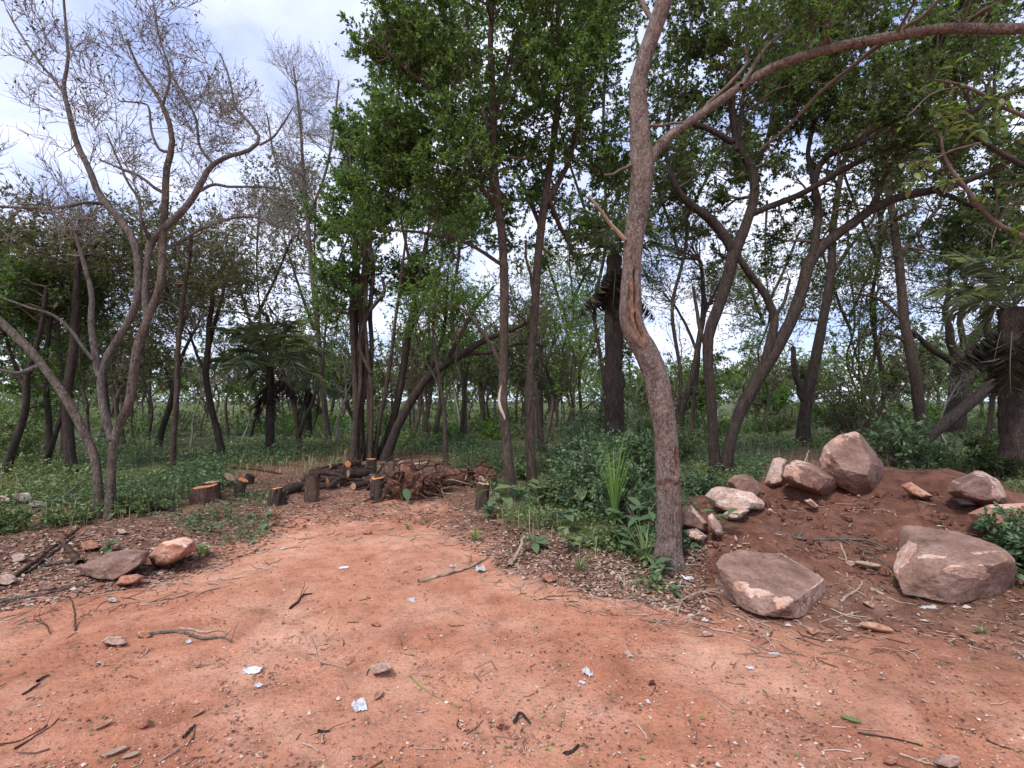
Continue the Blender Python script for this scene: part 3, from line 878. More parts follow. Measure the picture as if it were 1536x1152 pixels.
# --- many stemmed clump wrapped in lianas behind the log heap
Y9 = float(on_ground(545, 692)[1])
lian = []
for k, (xb, xt, r) in enumerate([(527, 533, 4.2), (539, 547, 4.8), (550, 538, 3), (533, 551, 3), (559, 560, 3.6), (545, 530, 2.4), (554, 549, 2.6)]):
    rr_ = random.Random(k)
    lian.append([(xb, 697, r * 1.2, (k % 3 - 1) * .15)] + [(xb + (xt - xb) * u + rr_.uniform(-7, 7), 697 - u * 290, r, (k % 3 - 1) * .15) for u in (0.2, 0.4, 0.6, 0.8)] +
                [(xt, 400, r * .9, 0), (xt + rr_.uniform(-14, 14), 330, r * .7, .1), (xt + rr_.uniform(-40, 40), 240, r * .4, .3)])
tree('tree', 'clump of twisted upright stems wrapped in lianas behind the log heap',
     lian + [[(560, 696, 4), (568, 640, 3.5), (580, 580, 3), (590, 500, 2.6), (600, 430, 2.2), (612, 330, 1.8)],
             [(556, 560, 3, -.2), (540, 520, 3, -.2), (552, 470, 3, -.2), (575, 440, 2.6, -.2), (573, 415, 2, -.2)]],
     Y9, 203, M['bark_brown'], M['leaf_green'],
     [(520, 360, 60, 95, 0, 1.3, 1.5), (560, 240, 75, 80, .5, 1.4, 1.0), (590, 420, 70, 50, .6, 1.2, .6), (505, 440, 45, 40, -.3, .8, .5)],
     boughs=64, mids=7, twigs=5, per=13, thin=.7, leaf=0.080, aspect=.62, small=True, sides=10, trunks=7, rough=0.12)
tree('tree', 'dark leaning trunk bending right above the log heap, moss along its back',
     [[(576, 692, 8), (590, 655, 7), (607, 618, 6.5), (635, 575, 6.5), (660, 552, 6), (692, 533, 5.5), (725, 512, 4.5), (765, 495, 3.5), (800, 480, 2.5)],
      [(668, 547, 4), (690, 505, 3.2), (712, 465, 2.6, .3), (740, 430, 2, .5)],
      [(635, 575, 4), (655, 530, 3, .3), (668, 480, 2.6, .5), (672, 410, 2, .8)],
      [(700, 530, 3), (740, 528, 2.4), (780, 515, 2, .2), (820, 520, 1.5, .4)]],
     Y9 + .1, 204, M['bark_dark'], M['leaf_olive'],
     [(720, 440, 90, 60, .4, 1.2, 1), (790, 480, 50, 40, .3, .8, .5), (660, 400, 50, 60, .7, 1, .6)], boughs=30, mids=6, twigs=4, per=5, leaf=0.06)
tree('tree', 'curving mossy trunk leaning right between the liana clump and the dark bent trunk',
     [[(568, 690, 6), (582, 650, 5.5), (597, 600, 5.5), (606, 550, 5), (613, 500, 5), (622, 455, 4.5), (632, 415, 4), (640, 360, 3)],
      [(618, 480, 3), (640, 440, 2.6, .2), (660, 400, 2, .4)], [(628, 430, 3), (612, 380, 2.4, .2), (600, 320, 2, .3)]],
     Y9 + .3, 205, M['bark_dark'], M['leaf_green'],
     [(640, 330, 70, 90, .3, 1.2, 1.2), (610, 400, 50, 50, .2, 1, .6)], boughs=34, mids=6, twigs=4, per=8, leaf=0.07)

# --- forked pair at the right, reddish trunks
Y3 = float(on_ground(1078, 716)[1])
tree('tree', 'red brown trunk with a kink, left one of the forked pair behind the boulder heap',
     [[(1073, 724, 9), (1071, 690, 8), (1068, 640, 8), (1066, 590, 8), (1060, 545, 8), (1058, 520, 8.5), (1068, 480, 9), (1083, 445, 9.5), (1097, 400, 10), (1103, 375, 10), (1114, 345, 8.5), (1126, 315, 8), (1131, 275, 7.5), (1126, 250, 7), (1108, 215, 6), (1098, 150, 4.5), (1105, 80, 3.5), (1110, 0, 3)],
      [(1102, 380, 8.5), (1085, 350, 8), (1066, 330, 7.5), (1045, 315, 6.5), (1024, 295, 5.5), (1010, 270, 4.5), (1000, 230, 3, .2), (1005, 160, 2, .4)],
      [(1126, 322, 5), (1155, 310, 4.8), (1185, 298, 4.8), (1215, 284, 4.5, -.2), (1250, 262, 4.5, -.4), (1300, 235, 4, -.6), (1350, 215, 4, -.7), (1400, 195, 4, -.8), (1460, 165, 3.5, -1), (1540, 130, 3, -1.2)],
      [(1100, 212, 5), (1075, 200, 4.5), (1050, 188, 4), (1024, 182, 3, .2)],
      [(1104, 225, 4), (1112, 180, 3.6), (1118, 130, 3, .3), (1140, 70, 2.6, .5)],
      [(1128, 260, 4), (1150, 210, 3.4, .4), (1170, 130, 3, .6), (1200, 50, 2.5, .8)],
      [(1058, 518, 4), (1052, 500, 3), (1046, 470, 2.6, .2), (1040, 430, 2.2, .3)]],
     Y3, 206, M['bark_dark'], M['leaf_dark'],
     [(1110, 60, 130, 130, .2, 1.7, 2.4), (1210, 170, 110, 90, 0, 1.4, 1.4), (1045, 240, 60, 80, .4, 1.0, .7), (1140, -140, 220, 120, .2, 1.8, 1.6), (1330, 130, 120, 90, -.8, 1.3, 1.3), (1000, 130, 70, 110, .5, 1.2, 1.0), (1075, 330, 80, 70, .5, 1.0, .9), (1170, 270, 70, 70, .3, 1.0, .8)],
     boughs=128, mids=7, twigs=5, per=16, thin=.88, leaf=0.068, aspect=.62, small=True, tsteps=2, sides=14, limb_mat=M['bark_dark'])
tree('tree', 'thick red brown trunk leaning right, right one of the forked pair behind the boulder heap',
     [[(1083, 722, 10), (1092, 680, 9), (1103, 635, 9), (1122, 595, 10), (1146, 550, 11), (1167, 515, 10.5), (1190, 475, 10), (1207, 425, 10), (1216, 395, 10), (1235, 370, 9), (1262, 350, 8), (1295, 325, 7.5), (1325, 305, 7), (1360, 293, 6.5), (1395, 287, 6), (1440, 275, 5), (1500, 250, 4), (1560, 215, 3)],
      [(1148, 548, 8), (1156, 515, 7), (1161, 480, 6.5), (1152, 455, 6), (1138, 430, 5.5), (1122, 408, 5), (1108, 385, 4.5)],
      [(1216, 398, 6), (1223, 350, 6), (1228, 310, 5.5), (1222, 275, 5), (1236, 240, 4.5), (1262, 225, 4), (1290, 215, 3.5), (1330, 190, 3, .3)],
      [(1222, 280, 4), (1212, 230, 3.4, .3), (1226, 160, 3, .5), (1240, 80, 2.4, .7)],
      [(1300, 322, 4), (1330, 260, 3.4, .2), (1370, 190, 3, .3), (1400, 110, 2.4, .5)],
      [(1400, 285, 3.6), (1440, 300, 3, -.2), (1500, 330, 2.6, -.4)],
      [(1160, 478, 3), (1175, 455, 2.5), (1185, 420, 2, .3)]],
     Y3 - .05, 207, M['bark_dark'], M['leaf_dark'],
     [(1330, 200, 150, 100, 0, 1.6, 2), (1250, 100, 120, 100, .6, 1.5, 1.5), (1450, 240, 90, 100, -.3, 1.3, 1.4), (1400, 0, 200, 120, .2, 1.8, 1.7), (1300, -150, 260, 120, .2, 1.8, 1.4), (1290, 300, 70, 50, .3, .8, .6), (1170, 400, 60, 60, .6, .8, .6), (1460, 380, 80, 70, -.2, 1.0, .8)],
     boughs=115, mids=7, twigs=5, per=16, thin=.88, leaf=0.068, aspect=.62, small=True, tsteps=2, sides=14, limb_mat=M['bark_dark'])

# --- the pale twiggy tree at the left
Y8 = float(on_ground(158, 776)[1])
tree('tree', 'pale bare twiggy tree with two trunks leaning apart from one foot, left of the stumps',
     [[(150, 786, 14), (149, 760, 12), (147, 725, 11), (142, 690, 10), (130, 660, 9.5), (112, 625, 9.5), (92, 590, 9), (70, 560, 8.5), (45, 525, 8), (15, 495, 7.5), (-30, 455, 7), (-100, 400, 6), (-160, 330, 4)],
      [(163, 784, 12), (166, 745, 10), (167, 700, 9), (170, 660, 9.5), (182, 630, 11), (194, 605, 11), (200, 575, 10), (203, 540, 9.5), (209, 515, 9), (217, 487, 9), (232, 462, 7.5), (240, 430, 7), (243, 395, 6), (244, 350, 5.5), (247, 312, 5), (249, 265, 4.5), (253, 230, 4.2), (259, 208, 4), (252, 180, 3.6), (243, 150, 3), (228, 132, 2.5), (212, 110, 2), (190, 60, 1.6)],
      [(168, 660, 8), (160, 630, 7), (150, 595, 7), (152, 560, 6.5), (160, 535, 6.5), (178, 507, 6), (194, 480, 6), (205, 455, 5.5), (209, 415, 5), (207, 380, 5), (200, 358, 5), (189, 340, 5), (170, 318, 5), (153, 300, 5), (145, 280, 4.6), (137, 260, 4.4), (124, 235, 4), (114, 212, 4), (107, 185, 3.6), (102, 165, 3.4), (94, 137, 3), (100, 110, 2.6), (101, 80, 2.2), (97, 15, 1.7), (92, -40, 1.4)],
      [(150, 565, 5), (143, 530, 4.6), (137, 490, 4), (138, 450, 3.5), (130, 410, 3), (120, 375, 2.5), (105, 330, 2)],
      [(222, 482, 5), (218, 440, 4.4), (221, 400, 4), (226, 365, 5), (243, 345, 5), (262, 328, 4.8), (282, 306, 4.6), (298, 285, 4.4), (308, 262, 4), (320, 247, 3.6), (345, 234, 3.3), (372, 226, 3), (389, 218, 2.8), (385, 198, 2.3), (368, 178, 2), (352, 160, 1.7), (345, 120, 1.4), (330, 80, 1)],
      [(94, 137, 2.3), (75, 112, 2, .1), (55, 88, 1.7, .1), (30, 50, 1.5, .2), (10, 15, 1.2, .3)],
      [(156, 306, 3), (125, 305, 2.5, -.2), (80, 312, 2.2, -.4), (0, 310, 2, -.6)],
      [(248, 290, 2.6), (232, 282, 2.4), (210, 265, 2), (174, 250, 1.6, .2), (150, 240, 1.3, .3)],
      [(253, 228, 2.3), (240, 225, 2), (228, 200, 1.8), (224, 165, 1.6), (215, 155, 1.3), (180, 152, 1, -.2)],
      [(298, 287, 2.6), (320, 277, 2.2), (345, 280, 2), (390, 280, 1.6, .2), (415, 282, 1.2)],
      [(320, 246, 2.2), (300, 220, 2), (294, 180, 1.7), (280, 150, 1.4), (262, 120, 1.2)],
      [(389, 218, 1.8), (410, 205, 1.6), (425, 185, 1.3), (440, 160, 1)],
      [(243, 376, 3), (275, 360, 2.5, .2), (302, 344, 2.3, .2), (345, 328, 2, .3), (385, 326, 1.5, .3), (420, 340, 1.2, .3)],
      [(226, 362, 3), (212, 330, 2.5, -.2), (208, 300, 2), (190, 270, 1.6), (160, 200, 1.2)],
      [(245, 156, 2), (255, 110, 1.6), (240, 60, 1.3), (230, 10, 1)],
      [(60, 548, 4), (20, 560, 2.5, -.2), (-40, 540, 2, -.4)],
      [(140, 540, 2.5, -.1), (90, 480, 2, -.2), (40, 460, 1.6, -.3), (-20, 440, 1.3, -.4)]],
     Y8, 208, M['bark_pale'], M['leaf_brown'],
     [(130, 150, 130, 140, 0, 1.3, 2.2), (240, 90, 90, 110, 0, 1.2, 1.5), (330, 180, 80, 80, .2, 1.0, 1.0), (220, 240, 120, 80, 0, 1.3, 1.0), (60, 320, 120, 70, -.2, 1.2, .9), (350, 320, 70, 50, .2, .8, .6), (-120, 250, 150, 140, -.2, 1.3, .8), (150, -60, 180, 70, 0, 1.2, .8)],
     boughs=120, mids=8, twigs=5, per=.7, rtw=1.8, thin=.58, leaf=0.042, sides=16, trunks=2, limb_mat=M['bark_limb'], twig_mat=M['twig_pale'], mid_len=(0.3, 0.8), twig_len=(0.15, 0.42),
     rough=0.09, up=0.35, wander=0.3, hang=0.3, bough_r=0.3, spread=0.7)

# --- middle distance trees: (label, limbs, foot spot, bark, leaves, blobs, boughs, per, leaf)
def mid(label, limbs, by, seed, bark, leafm, blobs, boughs=24, per=7, leaf=0.09, mids=6, twigs=4, group=None, name='tree', trunks=1, **kw):
    Y = float(on_ground(limbs[0][0][0], by)[1])
    s = Y / 10.0
    limbs = [[(p_[0], p_[1], p_[2] * .82) + tuple(p_[3:]) for p_ in L_] for L_ in limbs]
    return tree(name, label, limbs, Y, seed, bark, leafm, blobs, boughs=boughs, mids=mids, twigs=twigs, per=per * 1.45, leaf=leaf * 1.12, sides=9, group=group, trunks=trunks,
                mid_len=(0.45 * s, 0.95 * s), twig_len=(0.22 * s, 0.5 * s), tsteps=2, small=True, **kw)


BD, BF, BB = M['bark_dark'], M['bark_far'], M['bark_brown']
mid('dark trunk leaning right at the left edge among dark green leaves', [[(6, 716, 8), (18, 680, 6.5), (32, 640, 6), (40, 600, 5.5), (42, 560, 5), (60, 500, 4), (70, 430, 3)], [(40, 590, 3.5), (20, 540, 3, .3), (0, 480, 2.5, .6)]], 714, 301, BD, M['leaf_green'],
    [(30, 470, 70, 80, .5, 1.5, 1.5), (-60, 520, 90, 90, .3, 1.5, 1), (75, 560, 45, 50, .8, 1, .6)], 44, 8, 0.085)
mid('dark trunk forked low into two near the left edge', [[(66, 710, 7), (72, 680, 5.5), (73, 640, 5), (70, 600, 4.5), (68, 540, 4), (80, 460, 3)], [(70, 692, 4.5), (82, 660, 4, -.1), (92, 625, 4, -.1), (100, 580, 3.4), (112, 520, 3)]], 708, 302, BD, M['leaf_dark'],
    [(60, 440, 80, 70, .4, 1.5, 1.2), (110, 470, 60, 60, .6, 1.2, 1)], 36, 7, 0.085)
mid('upright dark trunk just left of the pale twiggy tree', [[(109, 712, 9), (107, 680, 8), (104, 640, 8), (103, 590, 7.5), (110, 520, 7), (114, 450, 6), (118, 390, 5), (120, 330, 4)], [(112, 460, 4), (90, 410, 3, .3), (60, 370, 2.5, .5)], [(116, 400, 4), (150, 360, 3, .4), (180, 330, 2, .6)]], 711, 303, BD, M['leaf_olive'],
    [(110, 370, 110, 60, .5, 1.6, 1.5), (30, 390, 70, 50, .5, 1.2, .8), (190, 400, 70, 50, .8, 1.3, .8)], 46, 6, 0.075)
mid('second dark trunk close behind the upright one left of the twiggy tree', [[(98, 692, 7), (97, 650, 6), (95, 600, 5.5), (88, 530, 5), (84, 460, 4), (70, 400, 3)]], 690, 304, BD, M['leaf_dark'], [(70, 420, 80, 60, .2, 1.6, 1), (40, 560, 50, 40, .5, 1.2, .5)], 30, 7, 0.09)
mid('thin trunk with a blackened foot behind the wide double stump', [[(257, 710, 5.5), (259, 680, 5), (262, 640, 5), (266, 580, 4.6), (268, 520, 4.4), (273, 460, 4), (282, 400, 3.4), (290, 340, 2.4)], [(270, 500, 2.6), (285, 460, 2.2, .2), (305, 420, 1.8, .4)], [(280, 410, 2.4), (265, 370, 2, .3), (250, 330, 1.6, .5)]], 709, 305, BB, M['leaf_olive'],
    [(285, 370, 80, 60, .3, 1.6, 1.3), (330, 440, 50, 40, .6, 1.3, .7), (230, 430, 50, 45, .8, 1.2, .6)], 40, 5, 0.07)
mid('short leaning dark trunk left of the trunk with the blackened foot', [[(237, 672, 6), (244, 640, 5), (254, 610, 4.6), (262, 575, 4), (275, 530, 3), (300, 480, 2)]], 670, 306, BD, M['leaf_olive'], [(280, 460, 70, 50, .2, 1.8, 1)], 22, 5, 0.085)
mid('slanting trunk leaning left with a forked top, left of the dark palm', [[(336, 692, 7), (330, 665, 6), (322, 635, 5.6), (313, 600, 5.4), (308, 565, 5.2), (310, 530, 5), (314, 490, 4.5), (318, 450, 4), (312, 410, 3)], [(312, 520, 4), (324, 480, 3.4, .2), (334, 440, 3, .4), (345, 400, 2.2, .6)], [(309, 560, 3), (295, 530, 2.5, .2), (285, 500, 2, .3)]], 690, 307, BD, M['leaf_olive'],
    [(320, 400, 90, 55, .3, 1.8, 1.4), (370, 400, 50, 50, .8, 1.4, .6), (280, 470, 60, 40, .5, 1.4, .6)], 44, 5, 0.075)
mid('small forked tree with a pale foot right of the dark palm', [[(448, 674, 5.5), (446, 640, 4.4), (441, 610, 4), (437, 585, 3.5), (430, 540, 2.6), (425, 480, 1.8)], [(448, 655, 4), (458, 625, 3.6, -.1), (470, 600, 3.2, -.1), (482, 560, 2.6), (488, 500, 2), (492, 440, 1.5)]], 672, 308, BB, M['leaf_light'],
    [(490, 510, 45, 50, .4, 1.6, 1), (480, 420, 40, 40, .6, 1.4, .8)], 24, 6, 0.085)
mid('thin brown sapling trunk right of the root heap', [[(670, 700, 5), (669, 660, 4.2), (667, 620, 4), (660, 580, 3.4), (654, 540, 3), (650, 490, 2.4), (655, 420, 1.8)], [(660, 580, 2.4), (640, 545, 2, .2), (620, 520, 1.6, .4)], [(666, 610, 2.4), (680, 560, 2, .2), (690, 500, 1.7, .3)]], 698, 309, BB, M['leaf_light'],
    [(655, 470, 60, 60, .3, 1.6, 1), (700, 440, 50, 50, .6, 1.4, .8)], 30, 5, 0.08)
mid('short tree parting into a V beyond the bare patch of the forest floor', [[(723, 644, 5), (723, 610, 4.4), (720, 580, 4), (716, 550, 3.6), (710, 500, 2.6)], [(722, 600, 3.4), (730, 572, 3, .2), (738, 548, 2.6, .2), (750, 500, 2, .3)]], 641, 310, BB, M['leaf_far'], [(725, 510, 60, 40, 0, 2.2, 1)], 24, 6, 0.13)
mid('thin straight sapling beyond the weeds, left of the dead palm trunk', [[(873, 640, 3.6), (871, 610, 3), (869, 575, 2.8), (869, 540, 2.4), (872, 500, 1.8)], [(869, 550, 1.8), (880, 530, 1.5), (888, 505, 1.2)], [(869, 545, 1.8), (858, 525, 1.5), (850, 500, 1.2)]], 638, 311, BB, M['leaf_light'], [(868, 480, 55, 45, .4, 2.2, 1)], 26, 7, 0.13)
mid('dark trunk leaning right between the foreground trunk and the forked pair', [[(1018, 642, 6.5), (1026, 605, 6), (1036, 570, 5.6), (1046, 530, 5.4), (1052, 490, 5), (1055, 440, 4), (1050, 390, 3)], [(1046, 530, 3), (1030, 490, 2.6, .3), (1010, 455, 2, .5)], [(1052, 480, 3), (1072, 440, 2.5, .3), (1090, 400, 2, .4)]], 660, 312, BD, M['leaf_dark'],
    [(1040, 360, 80, 80, .3, 1.6, 1.2), (990, 420, 50, 50, .6, 1.2, .6), (1090, 440, 50, 50, .6, 1.2, .6)], 50, 8, 0.075)
mid('thin grey trunk beside the dark leaning one, left of the forked pair', [[(1037, 640, 4.4), (1040, 600, 3.8), (1046, 560, 3.5), (1050, 510, 3), (1060, 460, 2.2)]], 652, 313, BF, M['leaf_olive'], [(1065, 440, 50, 40, .2, 1.5, 1)], 16, 5, 0.08)
mid('ivy clad trunk with a forked foot behind the tallest boulder', [[(1203, 652, 12), (1207, 620, 9.5), (1212, 585, 9.5), (1222, 545, 9), (1232, 495, 8), (1240, 450, 7.5), (1246, 400, 7), (1250, 340, 6), (1262, 260, 4.5), (1280, 180, 3)], [(1208, 605, 6), (1197, 575, 5.5), (1191, 545, 5), (1190, 520, 4)], [(1244, 420, 4), (1275, 370, 3, .3), (1310, 330, 2.4, .5)]], 668, 314, BD, M['leaf_dark'],
    [(1270, 350, 70, 70, .4, 1.6, 1.4), (1200, 480, 40, 35, .4, 1.1, .4), (1230, 550, 24, 60, 0, .4, .4), (1300, 220, 90, 90, .6, 1.8, 1.2)], 58, 7, 0.075)
mid('straight grey trunk leaning left behind the boulders, before the gnarled trunk', [[(1384, 655, 11), (1380, 615, 9.5), (1374, 570, 9), (1366, 530, 8.5), (1358, 490, 8), (1352, 440, 7.5), (1347, 380, 7), (1340, 320, 6), (1330, 250, 5), (1335, 160, 4)], [(1356, 480, 4), (1320, 450, 3, .3), (1280, 440, 2.4, .5)], [(1348, 390, 4.5), (1375, 350, 3.6, .3), (1410, 310, 3, .5)], [(1362, 515, 3), (1345, 505, 2.6), (1318, 500, 2)]], 672, 315, BB, M['leaf_dark'],
    [(1350, 300, 90, 70, .3, 1.6, 1.4), (1420, 380, 60, 50, .4, 1.3, .8), (1310, 410, 50, 35, .5, 1.2, .5), (1350, 180, 120, 90, .5, 1.8, 1.2)], 60, 7, 0.075)
mid('gnarled swollen trunk with low spreading limbs at the right', [[(1436, 640, 18), (1436, 600, 15), (1440, 565, 15), (1448, 540, 14), (1452, 515, 10), (1466, 500, 8), (1478, 485, 6), (1500, 440, 4)], [(1440, 560, 10), (1432, 530, 8), (1426, 500, 6.5), (1420, 470, 5), (1424, 420, 4)], [(1432, 545, 7), (1415, 535, 6), (1395, 522, 5), (1370, 500, 4), (1345, 490, 3)], [(1450, 530, 6), (1440, 490, 5), (1445, 450, 4), (1450, 400, 3)]], 652, 316, BB, M['leaf_dark'],
    [(1450, 400, 80, 60, .5, 1.6, 1.2), (1500, 470, 50, 60, .3, 1.3, .9), (1410, 450, 40, 40, .3, 1, .5)], 50, 7, 0.08)
mid('dark bare trunk lying over at a slant at the right edge behind the boulders', [[(1368, 684, 12), (1385, 662, 10.5), (1410, 640, 10), (1445, 613, 10), (1480, 582, 10), (1510, 552, 10), (1536, 520, 9.5), (1580, 460, 8), (1640, 380, 6)], [(1530, 525, 5), (1520, 480, 4, .2), (1530, 420, 3, .3)]], 682, 317, BD, M['leaf_dark'],
    [(1540, 380, 70, 110, .2, 1.2, 1.4), (1640, 300, 110, 130, .2, 1.5, 1)], 60, 8, 0.07)
mid('short dead trunk without leaves, right of the slim dark straight tree', [[(814, 684, 6), (812, 655, 5), (809, 620, 4.6), (806, 592, 3.6)], [(809, 622, 2.4), (803, 605, 1.8), (798, 598, 1)]], 682, 318, BB, None, None)
mid('dark multi stemmed little tree far back, right of the slim straight trees', [[(826, 616, 4), (822, 590, 3), (820, 560, 2.6)], [(828, 616, 3.5), (834, 590, 3), (838, 560, 2.5)], [(830, 616, 3.5), (842, 588, 3), (848, 556, 2.4)]], 628, 319, BD, M['leaf_light'], [(835, 530, 60, 45, 0, 2.5, 1)], 34, 9, 0.14, trunks=3)


CAN = [('tall thin trunk far behind the root heap, its crown filling the middle top', 690, 668, -10, [(620, 120, 120, 150), (760, 60, 110, 130), (690, 320, 80, 70)], M['leaf_green'], 60),
       ('tall trunk behind the old palm, its crown filling the space left of the foreground trunk', 893, 662, 12, [(900, 130, 90, 160), (930, 300, 60, 60), (880, -60, 120, 90)], M['leaf_dark'], 52),
       ('tall dark trunk just right of the foreground trunk, far back under a dark crown', 1006, 664, 20, [(1040, 110, 80, 140), (1010, 270, 50, 70), (1120, 200, 70, 90)], M['leaf_dark'], 44),
       ('tall dark trunk far behind the tallest boulder under a dense crown', 1318, 664, -6, [(1300, 130, 130, 120), (1200, 60, 100, 100), (1400, 230, 80, 80)], M['leaf_dark'], 60),
       ('tall dark trunk between the gnarled tree and the right edge', 1480, 668, 10, [(1490, 150, 120, 140), (1520, 330, 60, 80), (1420, 60, 110, 90), (1600, 200, 100, 200)], M['leaf_dark'], 64)]
CAN2 = [('slender grey brown tree right of the slanting trunk, far behind the stumps', 375, 655, 10, [(380, 380, 70, 70), (430, 330, 50, 70), (340, 440, 60, 50)], M['leaf_olive'], 34),
        ('slender dark tree behind the twiggy tree, its crown reaching over the thin charred trunk', 222, 660, -8, [(200, 360, 90, 60), (260, 440, 60, 50), (130, 430, 60, 50)], M['leaf_olive'], 40),
        ('slim tree at the left behind the two dark trunks', 45, 665, 5, [(40, 380, 90, 60), (-20, 440, 80, 70), (90, 500, 50, 50)], M['leaf_dark'], 44),
        ('slender tree far behind the small forked tree with a pale foot', 468, 648, 4, [(450, 400, 50, 60), (480, 470, 50, 50), (440, 300, 40, 60)], M['leaf_olive'], 30),
        ('thin tree far back between the forked pair and the ivy clad trunk', 1142, 642, 6, [(1140, 470, 60, 40), (1170, 380, 60, 60), (1100, 420, 50, 50)], M['leaf_far'], 34),
        ('slim tree far back right of the ivy clad trunk', 1282, 650, -8, [(1280, 450, 70, 50), (1320, 380, 60, 60), (1230, 420, 50, 40)], M['leaf_dark'], 40),
        ('thin tree in the far clearing between the slim dark tree and the old palm', 850, 640, 4, [(845, 470, 60, 50), (880, 420, 40, 40), (820, 420, 50, 50)], M['leaf_light'], 34)]
CAN = CAN + CAN2
for k, (lb, px, by, ln_, bl, mt, nb) in enumerate(CAN):
    q = 1.0 if k < 5 else .55
    mid(lb, [[(px, by, 4 * q), (px + ln_ * .3 + 9, by - 90 * q, 3.5 * q), (px + ln_ * .5 - 8, by - 200 * q, 3.3 * q), (px + ln_ * .8 + 7, by - 300 * q, 3 * q), (px + ln_, by - 460 * q, 2.6 * q), (px + ln_ * 1.4, by - 620 * q, 2.4)], [(px + ln_ * .7, by - 280 * q, 3), (px + ln_ - 45 * q, by - 400 * q, 2.4, .5), (px + ln_ - 80 * q, by - 520 * q, 1.8, .8)], [(px + ln_ * .8, by - 320 * q, 3), (px + ln_ + 50 * q, by - 430 * q, 2.4, -.4), (px + ln_ + 95 * q, by - 540 * q, 1.8, -.7)]],
        by, 340 + k, BD, mt, [b + (0, 2.0, 1) for b in bl], nb, (10 if k < 5 else 6), .105, 7, 5, aspect=.55)

mid('bare pale crowned tree behind the palms, fine twigs against the sky', [[(492, 668, 6), (488, 620, 5), (482, 560, 4.6), (476, 480, 4.2), (468, 400, 4), (462, 330, 3.6), (455, 260, 3), (450, 180, 2.2), (440, 100, 1.4)],
    [(466, 380, 3), (440, 320, 2.6, .3), (415, 250, 2, .5), (400, 170, 1.5, .7)], [(462, 330, 3), (485, 270, 2.4, -.3), (500, 200, 2, -.4), (508, 120, 1.4, -.5)]], 666, 360, M['bark_pale'], M['leaf_olive'],
    [(440, 190, 75, 120, 0, 1.6, 2), (490, 230, 50, 110, 0, 1.4, 1), (420, 330, 50, 60, .3, 1.2, .7)], 60, 1.0, .05, 8, 5, twig_mat=M['twig_pale'], rtw=2.2, spread=.7, up=.4)

# --- palms: every frond its own part
def frond_mesh(L, rng, droop=0.9, leaflet=0.45, mat=None, pairs=34, stiff=0.3):
    n = 14
    u = np.linspace(0, 1, n)
    a = 0.15 + droop * u ** 1.5                          # bends over towards its tip
    x = np.cumsum(np.cos(a)) / n * L
    z = np.cumsum(np.sin(0.6 - a * 1.25)) / n * L
    y = 0.06 * L * np.sin(u * 2) * rng.uniform(-1, 1)
    P = np.stack([x, y, z], -1)[None]
    g = Geo()
    v, f = tubes(P, (0.018 * L / 2 * np.linspace(1, .2, n))[None], 4); g.add(v, f)
    m = pairs * 2
    t = np.repeat(np.linspace(0.16, 0.99, pairs), 2) * (n - 1)
    k = np.minimum(t.astype(int), n - 2); fr = (t - k)[:, None]
    b = P[0, k] * (1 - fr) + P[0, k + 1] * fr
    tan = nrm(P[0, k + 1] - P[0, k])
    sd = np.where(np.arange(m) % 2 == 0, 1.0, -1.0)[:, None]
    ax = nrm(tan * 0.55 + np.array([0, 1, 0]) * sd * 0.9 + rng.normal(0, 0.16, (m, 3)) - np.array([0, 0, stiff]))
    Ll = leaflet * L / 2 * (0.4 + 1.2 * np.sin(np.pi * np.clip(t / (n - 1), 0, 1) ** 0.8)) * rng.uniform(0.8, 1.15, m)
    v, f = kites(b, ax, nrm(rng.normal(0, 0.3, (m, 3)) + np.array([0, 0, 1.0])), Ll, Ll * 0.02 + 0.0035 * L, 0.3, 0.25); g.add(v, f)
    return g.mesh('frond', mat)


def palm(label, px, by, top, r, L, seed, mat, count=22, dead=0, lean=0, bark=None, Y=None, lo=-0.5, hi=1.2, crown=None):
    rng = np.random.default_rng(seed)
    Y = float(on_ground(px, by)[1]) if Y is None else Y
    limb = [[(px, by + 8, r * 1.1), (px + lean * .3, by + (top - by) * .3, r), (px + lean * .7, by + (top - by) * .7, r * .95), (px + lean, top, r * .8)]]
    S = skel(limb, Y, rng)
    base = S[0][0, :3].copy(); base[2] = land(base[0], base[1])
    root = empty('palm_tree', base, label, 'palm tree')
    link('trunk', limb_mesh(S[0], 14, base, bark or M['bark_dark'], 0.16, 16, 0.02), root)
    tip = S[0][-1, :3] - base
    meshes = [frond_mesh(L * k, rng, d, 0.36, mat, 30, .12) for k, d in ((1, .9), (.92, 1.3), (1.05, .7), (.85, 1.7))]
    for i in range(count):
        o = link('frond', meshes[i % 4], root)
        o.location = tip + rng.normal(0, 0.04, 3)
        el = lo + (hi - lo) * (i + 0.5) / count
        o.rotation_euler = (rng.uniform(-.3, .3), -el, i * 2.39996 + rng.uniform(-.2, .2))
    if dead:
        dm = [frond_mesh(L * (.62, .85)[_], rng, .4, 0.5, M['palm_dead'], 36, 0.9) for _ in range(2)]
        for i in range(dead):
            o = link('frond', dm[i % 2], root)
            o['label'] = 'dead grey brown frond hanging down'
            o.location = tip + rng.normal(0, 0.08, 3) - np.array([0, 0, rng.uniform(0.1, .5)])
            o.rotation_euler = (0, rng.uniform(1.0, 1.6), i * 2.39996 + rng.uniform(-.4, .4))
    return root


